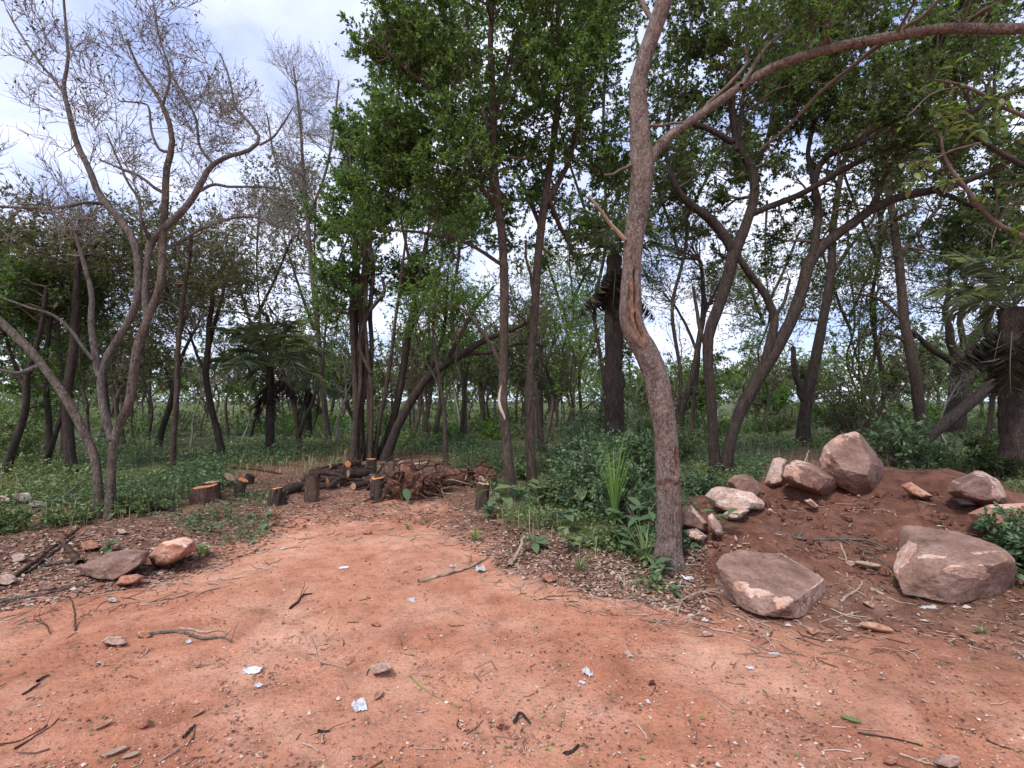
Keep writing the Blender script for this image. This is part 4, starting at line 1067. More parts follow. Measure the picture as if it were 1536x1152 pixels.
palm('dark green feathery palm with a thick short trunk, beyond the stumps', 405, 684, 550, 6, 2.1, 401, M['palm'], 22, 3, lo=-.45, hi=1.4)
palm('smaller dark palm with spreading fronds just right of the feathery palm', 462, 655, 582, 5, 1.8, 402, M['palm'], 15, 3, lo=-.4, hi=1.3)
palm('large old palm with thick dark trunk and a skirt of dead fronds', 921, 640, 385, 14, 2.0, 403, M['palm'], 22, 15, 0, M['bark_dark'], 13.5, 0.1, 1.2)
palm('palm with a rough dark trunk at the right edge, beside the gnarled tree', 1528, 680, 462, 20, 1.6, 404, M['palm'], 18, 10, -8, M['bark_dark'], 8.6, -0.2, 1.1)

# --- shrubs
def shrub(label, px, by, w, h, seed, leafm, leaf, n=14, per=9, Y=None, group=None, aspect=0.45, cat='shrub', name='shrub', depth=None):
    rng = np.random.default_rng(seed)
    g0 = on_ground(px, by) if Y is None else at_depth(px, by, Y)
    Y = float(g0[1])
    base = g0.copy(); base[2] = land(base[0], base[1])
    W, H = w * Y / FPX / 2, h * Y / FPX
    D = W if depth is None else depth
    root = empty(name, base, label, cat, group)
    st = np.zeros((n, 7, 3))
    az = rng.uniform(0, 6.283, n); rr = rng.uniform(0.1, 1, n) ** .6
    tx, ty, tz = np.cos(az) * rr * W, np.sin(az) * rr * D, H * np.sqrt(np.clip(1 - 0.7 * rr ** 2, .1, 1)) * rng.uniform(0.65, 1.0, n)
    u = np.linspace(0, 1, 7)
    st[..., 0] = tx[:, None] * (0.15 + 0.85 * u[None] ** 1.3); st[..., 1] = ty[:, None] * (0.15 + 0.85 * u[None] ** 1.3); st[..., 2] = tz[:, None] * u[None] - 0.03
    st[:, 1:] += rng.normal(0, 0.03 * H, st[:, 1:].shape)
    R = (0.012 * max(0.5, H / 1.5)) * np.linspace(1, .35, 7)[None] * np.ones((n, 1))
    P2, R2 = grow(st, R, n * 7, (0.25 * H, 0.5 * H), 0.9, 0.15, 0.2, 5, rng, 0.15, 1, .6, .002)
    P3, R3 = grow(P2, R2, n * 7 * 3, (0.12 * H, 0.28 * H), 0.9, 0.1, 0.2, 4, rng, 0.2, 1, .6, .0016)
    g = Geo()
    for (p_, r_, k) in ((st, R, 5), (P2[:, ::2], R2[:, ::2], 3)):
        v, f = tubes(p_, r_, k); g.add(v, f)
    link('stems', g.mesh('stems', M['twig']), root, 'stuff')
    sm = Y > 8.5
    v, f = leaves_on(P3, per, leaf, rng, aspect * (1.25 if sm else 1), small=sm)
    v2, f2 = leaves_on(P2, per, leaf, rng, aspect * (1.25 if sm else 1), small=sm)
    g = Geo(); g.add(v, f); g.add(v2, f2)
    v = np.concatenate(g.v)
    link('foliage', g.mesh('foliage', leafm), root, 'stuff')
    return root


SH = [('dark glossy shrub standing behind the tallest boulder', 1290, 668, 130, 135, M['leaf_dark'], .085, 26, 9),
      ('bright broad leaved shrub between the tallest boulder and the slanting trunk', 1345, 700, 70, 95, M['weed_blue'], .10, 14, 6),
      ('dark bush wrapped round the foot of the old palm', 915, 668, 90, 80, M['weed_blue'], .075, 20, 9),
      ('rounded bush right of the old palm, behind the foreground trunk', 985, 672, 90, 62, M['weed'], .075, 18, 8),
      ('low bushy plant in the sunlit clearing left of the ivy clad trunk', 1160, 655, 80, 50, M['weed'], .09, 16, 8),
      ('pale green bush in the clearing right of the ivy clad trunk', 1255, 640, 70, 45, M['leaf_light'], .11, 14, 8),
      ('leafy bush behind the forked pair on the left side', 1035, 690, 80, 50, M['weed'], .07, 14, 8),
      ('dark bush at the right edge under the rough palm trunk', 1500, 715, 120, 70, M['leaf_dark'], .07, 18, 9),
      ('small dark bush at the foot of the slanting trunk', 1395, 700, 70, 40, M['weed_blue'], .06, 12, 8),
      ('drooping bluish leafed bush at the right edge before the cracked boulder', 1545, 860, 90, 95, M['weed_blue'], .05, 14, 8),
      ('dense bush under the dark trunks at the far left', 20, 690, 120, 70, M['weed'], .08, 18, 8),
      ('low green bush at the right foot of the twiggy tree', 215, 768, 80, 34, M['weed'], .045, 16, 8),
      ('low fern like bush on the left side of the twiggy tree', 105, 785, 80, 30, M['weed'], .045, 14, 7),
      ('spreading low bush at the left edge above the debris', 10, 800, 100, 36, M['weed'], .05, 14, 8),
      ('tall weedy bush left of the foreground trunk behind the pale grass tuft', 940, 780, 100, 95, M['weed_blue'], .055, 24, 7),
      ('bushy weed heap in the middle of the thicket left of the pale grass tuft', 870, 770, 100, 80, M['weed_blue'], .05, 22, 7),
      ('dark leafy bush further back in the thicket behind the slim dark tree', 860, 712, 110, 62, M['weed_blue'], .06, 20, 8),
      ('small leafy bush between the two slim trees', 783, 720, 40, 42, M['weed'], .055, 8, 7),
      ('low leafy bush in the thicket right of the slim dark tree', 830, 765, 70, 52, M['weed'], .045, 14, 7),
      ('leafy shrub growing behind the cut stones, right of the foreground trunk', 1050, 745, 60, 40, M['weed_blue'], .05, 12, 7)]
SH += [('tall dark bushy weed in the thicket behind the pale grass tuft', 912, 728, 120, 92, M['weed_blue'], .065, 24, 8),
       ('tall leafy bush in the thicket just left of the foreground trunk', 960, 735, 80, 88, M['weed_blue'], .06, 18, 8)]
for k, (lb, px, by, w, h, mt, lf, n, per) in enumerate(SH):
    if 'thicket' in lb and k < 20: h *= 1.35
    shrub(lb, px, by, w, h, 500 + k, mt, lf, n, per)


PLACES = [(0, 'beyond the left edge'), (60, 'behind the dark trunks at the left edge'), (140, 'behind the pale twiggy tree'), (240, 'between the twiggy tree and the charred trunk'), (330, 'beyond the charred trunk and slanting trunk'),
          (400, 'left of the feathery palm'), (500, 'right of the feathery palm'), (600, 'behind the liana wrapped clump'), (680, 'behind the dark leaning trunk'), (760, 'left of the white scarred tree'),
          (850, 'right of the two slim straight trees'), (940, 'behind the old palm'), (1060, 'right of the foreground trunk'), (1140, 'behind the forked pair'), (1210, 'left of the ivy clad trunk'), (1300, 'behind the tallest boulder'),
          (1400, 'left of the gnarled trunk'), (1500, 'behind the gnarled trunk'), (9999, 'beyond the right edge')]


# --- far woods: single trees, then the mass behind them
def saplings():
    rng = np.random.default_rng(97)
    spots = [(205, 668), (285, 676), (300, 655), (360, 664), (425, 660), (505, 668), (592, 664), (622, 655), (640, 672), (690, 662), (705, 650), (745, 655), (840, 652), (960, 655), (985, 648), (1105, 662), (1150, 668), (1235, 655),
             (1330, 655), (1420, 664), (130, 690), (30, 672), (575, 652), (655, 648), (778, 648), (900, 650), (1010, 672), (1070, 655)]
    for i, (px, py) in enumerate(spots):
        base = on_ground(px, py); Y = base[1]
        H = rng.uniform(2.2, 4.8); lean = rng.normal(0, .5, 2)
        where = next(b for a_, b in PLACES if px < a_)
        root = empty('sapling', base, ('pale crooked sapling ' if i % 2 else 'dark crooked sapling ') + ('with bare twigs ' if i % 3 else 'with a few leaves ') + where, 'sapling', 'thin crooked saplings under the trees')
        c = np.array([(0, 0, -.05), (.12 * lean[0], 0, H * .25), (.5 * lean[0], .4 * lean[1], H * .6), (lean[0], lean[1], H)]) + np.r_[[[0, 0, 0]], rng.normal(0, .14, (3, 3))]
        s_ = smooth_line(np.c_[c, np.array([.035, .03, .022, .008]) * rng.uniform(.8, 1.5)], 14, .02, rng)
        g = Geo()
        v, f = tubes(s_[None, :, :3], s_[None, :, 3], 6); g.add(v, f)
        P1, R1 = grow(s_[None, :, :3], s_[None, :, 3], 11, (.25 * H, .5 * H), .8, .35, .28, 7, rng, .25, .95, .6, .009)
        v, f = tubes(P1, R1, 4); g.add(v, f)
        P2, R2 = grow(P1, R1, 60, (.1 * H, .25 * H), .9, .15, .3, 5, rng, .2, 1, .6, .005)
        v, f = tubes(P2, R2, 3); g.add(v, f)
        P3, R3 = grow(P2, R2, 200, (.05 * H, .14 * H), .9, .1, .3, 3, rng, .2, 1, .6, .0035)
        v, f = tubes(P3[:, ::2], R3[:, ::2], 3); g.add(v, f)
        link('trunk', g.mesh('trunk', M['twig_pale'] if i % 2 else M['twig']), root)
        v, f = leaves_on(P3, 1.2 if i % 3 else 7, .006 * Y, rng, .5, small=True)
        link('crown', make_mesh('crown', v, f, M['leaf_light'] if i % 2 else M['leaf_olive'], True), root, 'stuff')


saplings()


def far_trees():
    rng = np.random.default_rng(77)
    group = 'trees standing far back in the woods'
    n = 0
    for i in range(130):
        Y = 16 + 30 * (i / 130.0) ** 1.1 + rng.uniform(-2, 2)
        px = rng.uniform(-120, 1660)
        low_sky = 230 < px < 430
        if low_sky and rng.random() < 0.35: px += rng.uniform(200, 500)
        x = (px - 768) / FPX * Y
        if 940 < px < 1200 and Y < 30: Y += 12; x = (px - 768) / FPX * Y
        base = np.array([x, Y, land(x, Y)])
        H = rng.uniform(4.6, 7.8)
        if low_sky: H *= 0.95
        if 950 < px < 1200: H = rng.uniform(2.6, 4.6) * Y / 34
        light = rng.random() < (0.55 if px > 480 else 0.2)
        sx_ = float(project(base[None])[0][0])
        where = next(b for a_, b in PLACES if sx_ < a_)
        how = ('tall ' if H * 720 / Y > 155 else 'low ') + ('far tree with light green leaves ' if light else 'far tree with dull olive leaves ')
        root = empty('tree', base, how + where, 'tree', group)
        g = Geo()
        lx = rng.normal(0, .5)
        c = np.array([(0, 0, -.1), (lx * .2, 0, H * .25), (lx * .7, 0, H * .45), (lx, 0, H * .7)])
        r = rng.uniform(0.045, 0.10)
        s = smooth_line(np.c_[c + np.r_[[[0, 0, 0]], rng.normal(0, .22, (3, 3))], np.array([r * 1.2, r, r * .8, r * .4])], 12)
        P = s[None, :, :3]; R = s[None, :, 3]
        v, f = tubes(P, R, 6); g.add(v, f)
        P1, R1 = grow(P, R, 7, (H * .3, H * .55), .7, .45, .16, 6, rng, .3, .95, .6, .02)
        v, f = tubes(P1, R1, 4); g.add(v, f)
        P2, R2 = grow(P1, R1, 34, (H * .14, H * .28), .9, .2, .2, 3, rng, .25, 1, .6, .010)
        v, f = tubes(P2, R2, 3); g.add(v, f)
        link('trunk', g.mesh('trunk', M['bark_far']), root)
        P3, R3 = grow(P2, R2, 150, (.4, .9), .9, .1, .2, 3, rng)
        sz = 0.0055 * Y
        v, f = leaves_on(P3, 11 if light else 9, sz, rng, .6, small=True)
        g = Geo(); g.add(v, f)
        link('crown', g.mesh('crown', M['leaf_light'] if light and rng.random() < .5 else (M['leaf_far'] if light else M['leaf_olive'])), root, 'stuff')


far_trees()


def far_bushes():
    rng = np.random.default_rng(79)
    for i in range(64):
        Y = rng.uniform(15, 40)
        px = rng.uniform(-80, 1620)
        if 230 < px < 440 and rng.random() < .5: px += 300
        x = (px - 768) / FPX * Y
        base = np.array([x, Y, land(x, Y)])
        w, h = rng.uniform(.7, 1.7) * (Y / 26), rng.uniform(.5, 1.5) * (Y / 26)
        light = rng.random() < .6
        sx_ = float(project(base[None])[0][0])
        where = next(b for a_, b in PLACES if sx_ < a_)
        root = empty('bush', base, ('broad ' if w > h * 1.25 else 'upright ') + ('light green far bush ' if light else 'mid green far bush ') + where, 'bush', 'bushes standing far back under the trees')
        n = 520
        p = nrm(rng.normal(0, 1, (n, 3))) * rng.uniform(.3, 1, (n, 1)) ** .5
        lump = 1 + .5 * vnoise(p[:, 0] * 2.2 + i, p[:, 1] * 2.2, p[:, 2] * 2.2)
        p = p * lump[:, None] * np.array([w, w, h]); p[:, 2] = np.abs(p[:, 2]) * 1.0
        sz = .0075 * Y
        v, f = kites(p, rng.normal(0, 1, p.shape), rng.normal(0, .7, p.shape) + np.array([0, 0, .8]), rng.uniform(.6, 1.3, n) * sz, rng.uniform(.35, .7, n) * sz, small=True)
        link('foliage', make_mesh('foliage', v, f, M['leaf_light'] if light and i % 2 else M['leaf_far' if light else 'leaf_green'], True), root, 'stuff')
        st = np.zeros((5, 3, 3)); az = rng.uniform(0, 6.283, 5)
        for k in (1, 2):
            st[:, k] = np.stack([np.cos(az) * w * .35 * k, np.sin(az) * w * .35 * k, np.full(5, h * .45 * k)], -1)
        v, f = tubes(st, np.full((5, 3), .018), 4)
        link('stems', make_mesh('stems', v, f, M['bark_far']), root)


far_bushes()


def far_woods():
    rng = np.random.default_rng(78)
    n = 1300
    px = rng.uniform(-500, 2040, n); Y = rng.uniform(46, 80, n)
    keep = ~((px > 200) & (px < 440) & (rng.random(n) < .5))
    px, Y = px[keep], Y[keep]; n = len(px)
    x = (px - 768) / FPX * Y
    top = 5.0 + 2.8 * fbm(x * .06, Y * 0.02 + 3, oct=3) + np.where(px > 480, 1.2, -1.4) + np.where(((px > 560) & (px < 940)) | (px > 1230), 1.5, 0) + np.where((px > 940) & (px < 1230), -0.6, 0)
    per = 60
    u = nrm(rng.normal(0, 1, (n, per, 3))) * rng.uniform(.2, 1, (n, per, 1)) ** .5
    c = np.stack([x, Y, top * rng.uniform(.25, 1.0, n)], -1)
    p = c[:, None] + u * np.array([2.0, 2.0, 1.4])
    p = p.reshape(-1, 3); p = p[p[:, 2] > 0]
    v, f = kites(p, rng.normal(0, 1, p.shape), rng.normal(0, 1, p.shape) + np.array([0, 0, .8]), rng.uniform(.3, .65, len(p)), rng.uniform(.2, .4, len(p)), small=True)
    o = link('far_woods', make_mesh('far_woods', v, f, M['leaf_far'], True), kind='stuff')
    tag(o, 'hazy green mass of woods closing the view behind the far trees', 'woods')


far_woods()

# ------------------------------------------------------------------ ground cover, litter, pebbles
def ground_cover():
    rng = np.random.default_rng(88)
    n = 30000
    px = rng.uniform(-350, 1900, n)
    e2_ = np.interp(px, EDGE2[:, 0], EDGE2[:, 1])
    py = 611 + (e2_ + 8 - 611) * rng.uniform(0, 1, n) ** 0.85
    stray = rng.random(n) < .16
    e1_ = np.interp(px, EDGE[:, 0], EDGE[:, 1])
    py = np.where(stray, e2_ + (e1_ - e2_) * rng.uniform(0, 1, n) ** 1.3, py)
    p = on_ground(px, py)
    dn = fbm(p[:, 0] * .5, p[:, 1] * .5, oct=3) + 0.5 * fbm(p[:, 0] * 2, p[:, 1] * 2, oct=2)
    keep = dn > (-0.16 + 0.45 * sstep(30, -10, e2_ - py))
    keep = np.where(stray, (dn > .30) & (px < 1000) & (np.abs(px - 560) > 150) & ~((px < 360) & (py > 800)), keep)
    bare = ((px - 745) / 90) ** 2 + ((py - 664) / 9) ** 2 < 1
    keep &= ~bare
    keep &= ~((px > 1030) & (mound_h(p[:, 0], p[:, 1]) > .06))
    p = p[keep]; py = py[keep]; px = px[keep]; n = len(p)
    Y = p[:, 1]
    hgt = rng.uniform(.08, .30, n) * (1 + .8 * np.clip(dn[keep], -0.3, .8)) * (0.7 + 0.5 * sstep(6, 14, Y))
    hgt = np.where(stray[keep], hgt * .5, hgt)
    per = 8
    b = np.repeat(p, per, 0)
    h_ = np.repeat(hgt, per)
    m = len(b)
    off = rng.normal(0, 1, (m, 3)) * np.repeat(0.06 + 0.006 * Y, per)[:, None]; off[:, 2] = 0
    b = b + off
    b[:, 2] = land(b[:, 0], b[:, 1]) + h_ * rng.uniform(.25, 1.0, m)
    ax = nrm(rng.normal(0, 1, (m, 3)) * np.array([1, 1, .45]) + np.array([0, 0, .15]))
    nor = nrm(rng.normal(0, .55, (m, 3)) + np.array([0, 0, 1]))
    L = np.repeat(np.maximum(.045, .0062 * Y) * rng.uniform(.6, 1.6, n), per) * rng.uniform(.65, 1.35, m)
    v, f = kites(b, ax, nor, L, L * rng.uniform(.3, .62, m), .15, .22)
    # a thin stem under every plant
    sp = np.stack([p - np.array([0, 0, .02]), p + np.stack([rng.normal(0, .02, n), rng.normal(0, .02, n), hgt * .8], -1)], 1)
    vs, fs = tubes(sp, np.full((n, 2), .0035) * (Y / 8)[:, None], 3)
    blue = vnoise(p[:, 0] * .35, p[:, 1] * .35) + np.where((px > 680) & (px < 1050), .55, 0) > .25
    bl = np.repeat(blue, per)
    V = v.reshape(-1, 4, 3)
    far = np.repeat(Y > 11, per)
    for nm, sel, mt, lb in (('ground_cover', ~bl, M['weed'], 'low light green weeds carpeting the forest floor'), ('undergrowth', bl, M['weed_blue'], 'low dark green weeds in shady patches of the forest floor')):
        g = Geo()
        k = (sel & ~far).sum()
        i = np.arange(k)[:, None] * 4
        g.add(V[sel & ~far].reshape(-1, 3), np.concatenate([i + np.array([[0, 1, 2]]), i + np.array([[0, 2, 3]])]))
        W = V[sel & far][:, 1:].copy()
        g.add(W.reshape(-1, 3), np.arange(len(W) * 3).reshape(-1, 3))
        if nm == 'ground_cover': g.add(vs, fs)
        tag(link(nm, g.mesh(nm, mt), kind='stuff'), lb, 'weeds')


ground_cover()


def dry_grass():
    rng = np.random.default_rng(95)
    n = 9000
    px = rng.uniform(-250, 1800, n)
    e2_ = np.interp(px, EDGE2[:, 0], EDGE2[:, 1])
    py = 640 + (e2_ + 16 - 640) * rng.uniform(0, 1, n) ** .8
    p = on_ground(px, py, -.01)
    c = vnoise(p[:, 0] * .7, p[:, 1] * .7 + 7)
    keep = (c + rng.normal(0, .3, n) > .05) & ~((px > 1030) & (mound_h(p[:, 0], p[:, 1]) > .10))
    p = p[keep]; n = len(p)
    h = rng.uniform(.08, .42, n)
    az = rng.uniform(0, 6.283, n)
    d = np.stack([np.cos(az), np.sin(az), 0 * az], -1)
    sd = np.stack([-np.sin(az), np.cos(az), 0 * az], -1) * (rng.uniform(.002, .0045, n) * np.maximum(1, p[:, 1] / 8))[:, None]
    m_ = p + d * (h * .2)[:, None] + np.array([0, 0, 1]) * (h * .65)[:, None]
    t_ = p + d * (h * rng.uniform(.4, .9, n))[:, None] + np.array([0, 0, 1]) * (h * rng.uniform(.6, 1.0, n))[:, None]
    v = np.stack([p - sd, p + sd, m_ + sd * .7, m_ - sd * .7, t_], 1).reshape(-1, 3)
    i = np.arange(n)[:, None] * 5
    g = Geo(); g.add(v, i + np.array([[0, 1, 2, 3]])); g.f[3] = [i + np.array([[3, 2, 4]])]
    tag(link('dry_grass', g.mesh('dry_grass', M['straw']), kind='stuff'), 'thin straw coloured grass blades standing among the weeds', 'grass')


def flat_scatter(name, label, cat, px, py, L, aspect, mat, seed, lift=.006, tilt=.35):
    rng = np.random.default_rng(seed)
    p = on_ground(px, py)
    n = len(p)
    p[:, 2] += lift
    ax = rng.normal(0, 1, (n, 3)) * np.array([1, 1, .12])
    nor = nrm(rng.normal(0, tilt, (n, 3)) + np.array([0, 0, 1]))
    v, f = kites(p, ax, nor, L, L * aspect, .2, .12)
    return tag(link(name, make_mesh(name, v, f, mat, True), kind='stuff'), label, cat)


def litter():
    rng = np.random.default_rng(89)
    n = 33000
    px = rng.uniform(-250, 1800, n)
    e1_ = np.interp(px, EDGE[:, 0], EDGE[:, 1]); e2_ = np.interp(px, EDGE2[:, 0], EDGE2[:, 1])
    py = e2_ - 25 + (e1_ - e2_ + 45) * rng.uniform(0, 1, n)
    mo = (px > 1060)
    keep = ~mo | (rng.random(n) < .22)
    px, py = px[keep], py[keep]
    L = rng.uniform(.02, .072, len(px))
    flat_scatter('leaf_litter', 'dry leaves and bark chips strewn along the forest edge', 'leaf litter', px, py, L, rng.uniform(.25, .6, len(px)), M['litter'], 90)
    n = 17000
    px = rng.uniform(-300, 1850, n); py = rng.uniform(770, 1250, n)
    e1_ = np.interp(px, EDGE[:, 0], EDGE[:, 1])
    c = vnoise(px / 70.0, py / 34.0)
    keep = (py > e1_) & (c + rng.normal(0, .4, n) > .12)
    px, py = px[keep], py[keep]
    flat_scatter('leaf_crumbs', 'small dry leaf crumbs and chips lying on the red track', 'leaf litter', px, py, rng.uniform(.010, .030, len(px)), rng.uniform(.2, .7, len(px)), M['litter'], 91)
    n = 260
    px = rng.uniform(-200, 1750, n); py = rng.uniform(800, 1150, n)
    keep = (py > np.interp(px, EDGE[:, 0], EDGE[:, 1]) - 20)
    px, py = px[keep], py[keep]
    flat_scatter('fallen_leaves', 'small yellowish green leaves fallen on the red soil', 'leaf litter', px, py, rng.uniform(.014, .034, len(px)), .5, M['fallen_green'], 92)
    # fine twigs
    n = 2600
    px = rng.uniform(-250, 1800, n)
    e1_ = np.interp(px, EDGE[:, 0], EDGE[:, 1]); e2_ = np.interp(px, EDGE2[:, 0], EDGE2[:, 1])
    py = e2_ - 10 + (e1_ - e2_ + 60) * rng.uniform(0, 1, n)
    k = rng.random(n) < .11
    py = np.where(k, rng.uniform(880, 1200, n), py)
    p = on_ground(px, py, .006)
    az = rng.uniform(0, 6.283, n); L = rng.uniform(.05, .22, n) * np.where(k, .6, 1)
    d = np.stack([np.cos(az), np.sin(az), rng.uniform(-.03, .12, n)], -1) * L[:, None]
    bend = rng.normal(0, .12, (n, 3)) * L[:, None] * np.array([1, 1, .1])
    P = np.stack([p - d / 2, p + bend, p + d / 2], 1)
    for j in range(3):
        P[:, j, 2] = np.maximum(P[:, j, 2], land(P[:, j, 0], P[:, j, 1]) + .003)
    R = rng.uniform(.0018, .0045, n)[:, None] * np.array([[1, .9, .6]])
    v, f = tubes(P, R, 4)
    tag(link('fine_twigs', make_mesh('fine_twigs', v, f, M['litter'], True), kind='stuff'), 'thin dry twigs strewn over the soil and litter', 'leaf litter')


dry_grass()
litter()


def pebbles():
    rng = np.random.default_rng(93)
    n = 14000
    px = rng.uniform(-300, 1850, n); py = rng.uniform(760, 1300, n)
    e1_ = np.interp(px, EDGE[:, 0], EDGE[:, 1])
    c = vnoise(px / 110.0, py / 50.0)
    keep = ((py > e1_ - 30) | (px > 1040)) & (c + rng.normal(0, .5, n) > -.2)
    px, py = px[keep], py[keep]; n = len(px)
    p = on_ground(px, py)
    r = rng.uniform(.0025, .0075, n) * np.where(rng.random(n) < .06, 2.0, 1)
    o = np.array([(1, 0, 0), (0, 1, 0), (-1, 0, 0), (0, -1, 0), (.2, .1, .8), (0, 0, -.8)], float)
    v = o[None] * r[:, None, None] * rng.uniform(.6, 1.35, (n, 6, 3))
    a = rng.uniform(0, 6.283, n)
    ca, sa = np.cos(a)[:, None], np.sin(a)[:, None]
    v = np.stack([v[..., 0] * ca - v[..., 1] * sa, v[..., 0] * sa + v[..., 1] * ca, v[..., 2]], -1) + p[:, None]
    v[..., 2] += r[:, None] * .35
    fo = np.array([(0, 1, 4), (1, 2, 4), (2, 3, 4), (3, 0, 4), (1, 0, 5), (2, 1, 5), (3, 2, 5), (0, 3, 5)])
    f = (np.arange(n)[:, None, None] * 6 + fo[None]).reshape(-1, 3)
    tag(link('gravel', make_mesh('gravel', v.reshape(-1, 3), f, M['pebble'], False), kind='stuff'), 'small crumbs of stone and earth on the red track', 'gravel')


pebbles()


def clods():
    rng = np.random.default_rng(94)
    n = 2600
    px = rng.uniform(1030, 1900, n); py = rng.uniform(705, 960, n)
    p = on_ground(px, py)
    keep = (mound_h(p[:, 0], p[:, 1]) > .05) & (vnoise(p[:, 0] * 3, p[:, 1] * 3) + rng.normal(0, .4, n) > 0)
    p = p[keep]; n = len(p)
    r = .006 + .045 * rng.random(n) ** 3.2
    V, F = ico(1)
    w = V[None] * r[:, None, None] * rng.uniform(.6, 1.4, (n, len(V), 1)) * rng.uniform(.7, 1.3, (n, 1, 3))
    v = (w + p[:, None] + np.array([0, 0, 1]) * r[:, None, None] * .2).reshape(-1, 3)
    f = (np.arange(n)[:, None, None] * len(V) + F[None]).reshape(-1, 3)
    tag(link('clods', make_mesh('clods', v, f, M['dirt'], False), kind='stuff'), 'crumbled clods of red brown earth on the heap', 'earth clods')


# ------------------------------------------------------------------ rocks
_ico = {}


def ico(k):
    if k not in _ico:
        bm = bmesh.new(); bmesh.ops.create_icosphere(bm, subdivisions=k, radius=1)
        bm.verts.ensure_lookup_table()
        _ico[k] = (np.array([v.co[:] for v in bm.verts]), np.array([[v.index for v in f.verts] for f in bm.faces]))
        bm.free()
    return _ico[k]


def hull_planes(pts):
    bm = bmesh.new()
    for p in pts: bm.verts.new(p)
    bmesh.ops.convex_hull(bm, input=bm.verts)
    bm.normal_update()
    c = pts.mean(0)
    out = []
    for f in bm.faces:
        n = np.array(f.normal[:]); p = np.array(f.verts[0].co[:])
        d = float(n @ (p - c))
        if d < 0: n, d = -n, -d
        if np.linalg.norm(n) > .5 and d > 1e-5: out.append((n, d))
    bm.free()
    # merge nearly equal planes
    res = []
    for n, d in out:
        for m in res:
            if m[0] @ n > .97: break
        else:
            res.append([n, d])
    return np.array([r[0] for r in res]), np.array([r[1] for r in res]), c


def rock(label, pts, mat, seed, sub=5, fresh=(), edge=0.5, p=200, rough=.028, name='boulder', cat='boulder', group=None, thr=.6, spots=(), soil=0.0, chips=7):
    rng = np.random.default_rng(seed)
    pts = np.asarray(pts, float)
    nrmv, d, c = hull_planes(pts)
    cn = nrm(rng.normal(0, 1, (chips, 3)))                          # corners and edges knocked off
    cd_ = ((pts - c) @ cn.T).max(0) * rng.uniform(.90, .985, chips)
    ok_ = cd_ > 1e-3
    nrmv = np.concatenate([nrmv, cn[ok_]]); d = np.concatenate([d, cd_[ok_]])
    ext = np.maximum(np.abs(pts - c).max(0), 1e-3)
    V, F = ico(sub)
    dirs = nrm(V * ext)
    ratio = np.maximum(dirs @ nrmv.T / d[None], 1e-6)
    r = (ratio ** p).sum(1) ** (-1.0 / p)
    srt = np.sort(ratio, 1)
    who = ratio.argmax(1)
    q = dirs * r[:, None]
    sc = float(ext.mean())
    o = rng.uniform(0, 50, 3)
    w = q / sc
    n1 = fbm(w[:, 0] * 1.6 + o[0], w[:, 1] * 1.6 + o[1], w[:, 2] * 1.6 + o[2], oct=5, rough=.55)
    n2 = fbm(w[:, 0] * 6 + o[1], w[:, 1] * 6 + o[2], w[:, 2] * 6 + o[0], oct=3)
    ledge = np.round(n1 * 5) / 5                              # stepped, broken faces
    q = q * (1 + rough * (1.4 * n1 + 1.6 * ledge + 1.1 * n2 + .5 * fbm(w[:, 0] * 17, w[:, 1] * 17, w[:, 2] * 17, oct=2)))[:, None]
    fr = np.zeros(len(q))
    fn = nrmv[who]
    for fd in fresh:
        fd = np.asarray(fd, float); fd /= np.linalg.norm(fd)
        fr = np.maximum(fr, sstep(thr, thr + .18, fn @ fd))
    e = srt[:, -2] / srt[:, -1]
    ed = sstep(.93, .99, e) * sstep(-.05, .25, n1 + .25 * n2)
    fr = np.maximum(fr * (.75 + .25 * n1), edge * ed)
    if spots:
        wx, wy = project(q + c)
        for (sx_, sy_, rx_, ry_) in spots:                        # places where the stone has broken open
            m_ = min(rx_, ry_)
            jx = fbm(w[:, 0] * 9 + sx_, w[:, 1] * 9, w[:, 2] * 9, oct=4, rough=.65); jy = fbm(w[:, 0] * 7 + 31, w[:, 1] * 7 + sy_, w[:, 2] * 7, oct=4, rough=.65)
            ax_, ay_ = (wx + 14 * jx - sx_) / rx_, (wy + 11 * jy - sy_) / ry_
            dd = (np.abs(ax_) ** 3 + np.abs(ay_) ** 3) ** (1 / 3.) + .9 * n2
            fr = np.maximum(fr, sstep(1.15, .8, dd) * (dirs[:, 1] < .35))
    fr = np.clip(fr, 0, 1)
    base = c.copy(); base[2] = pts[:, 2].min()
    q[:, 2] -= .035 * np.ptp(q[:, 2])
    me_ = make_mesh(name, q + c - base, F, mat, True, {'fresh': fr, 'soil': np.clip(.75 - (q[:, 2] - q[:, 2].min()) / (.55 * np.ptp(q[:, 2])) * .6 + .3 * n1, 0, .8) + soil * sstep(.1, .6, .5 + n1)})
    me_.set_sharp_from_angle(angle=math.radians(24 if sub >= 6 else 30))
    ob = link(name, me_)
    ob.location = base
    return tag(ob, label, cat, group)


def sil(poly, Y, thick, front=.62, back=.7, lift=0.0):
    """closed outline seen from the track -> corner points of a rock with real depth"""
    a = np.array(poly, float)
    cx, cy = a.mean(0)
    mid_ = at_depth(a[:, 0], a[:, 1], Y)
    f = at_depth(cx + (a[:, 0] - cx) * front, cy + (a[:, 1] - cy) * front - lift, Y - thick * .5)
    b = at_depth(cx + (a[:, 0] - cx) * back, cy + (a[:, 1] - cy) * back, Y + thick * .5)
    return np.concatenate([mid_, f, b])


def hpts(spec):
    a = np.array(spec, float)
    return at_height(a[:, 0], a[:, 1], a[:, 2])


def gy_(px, py): return float(on_ground(px, py)[1])


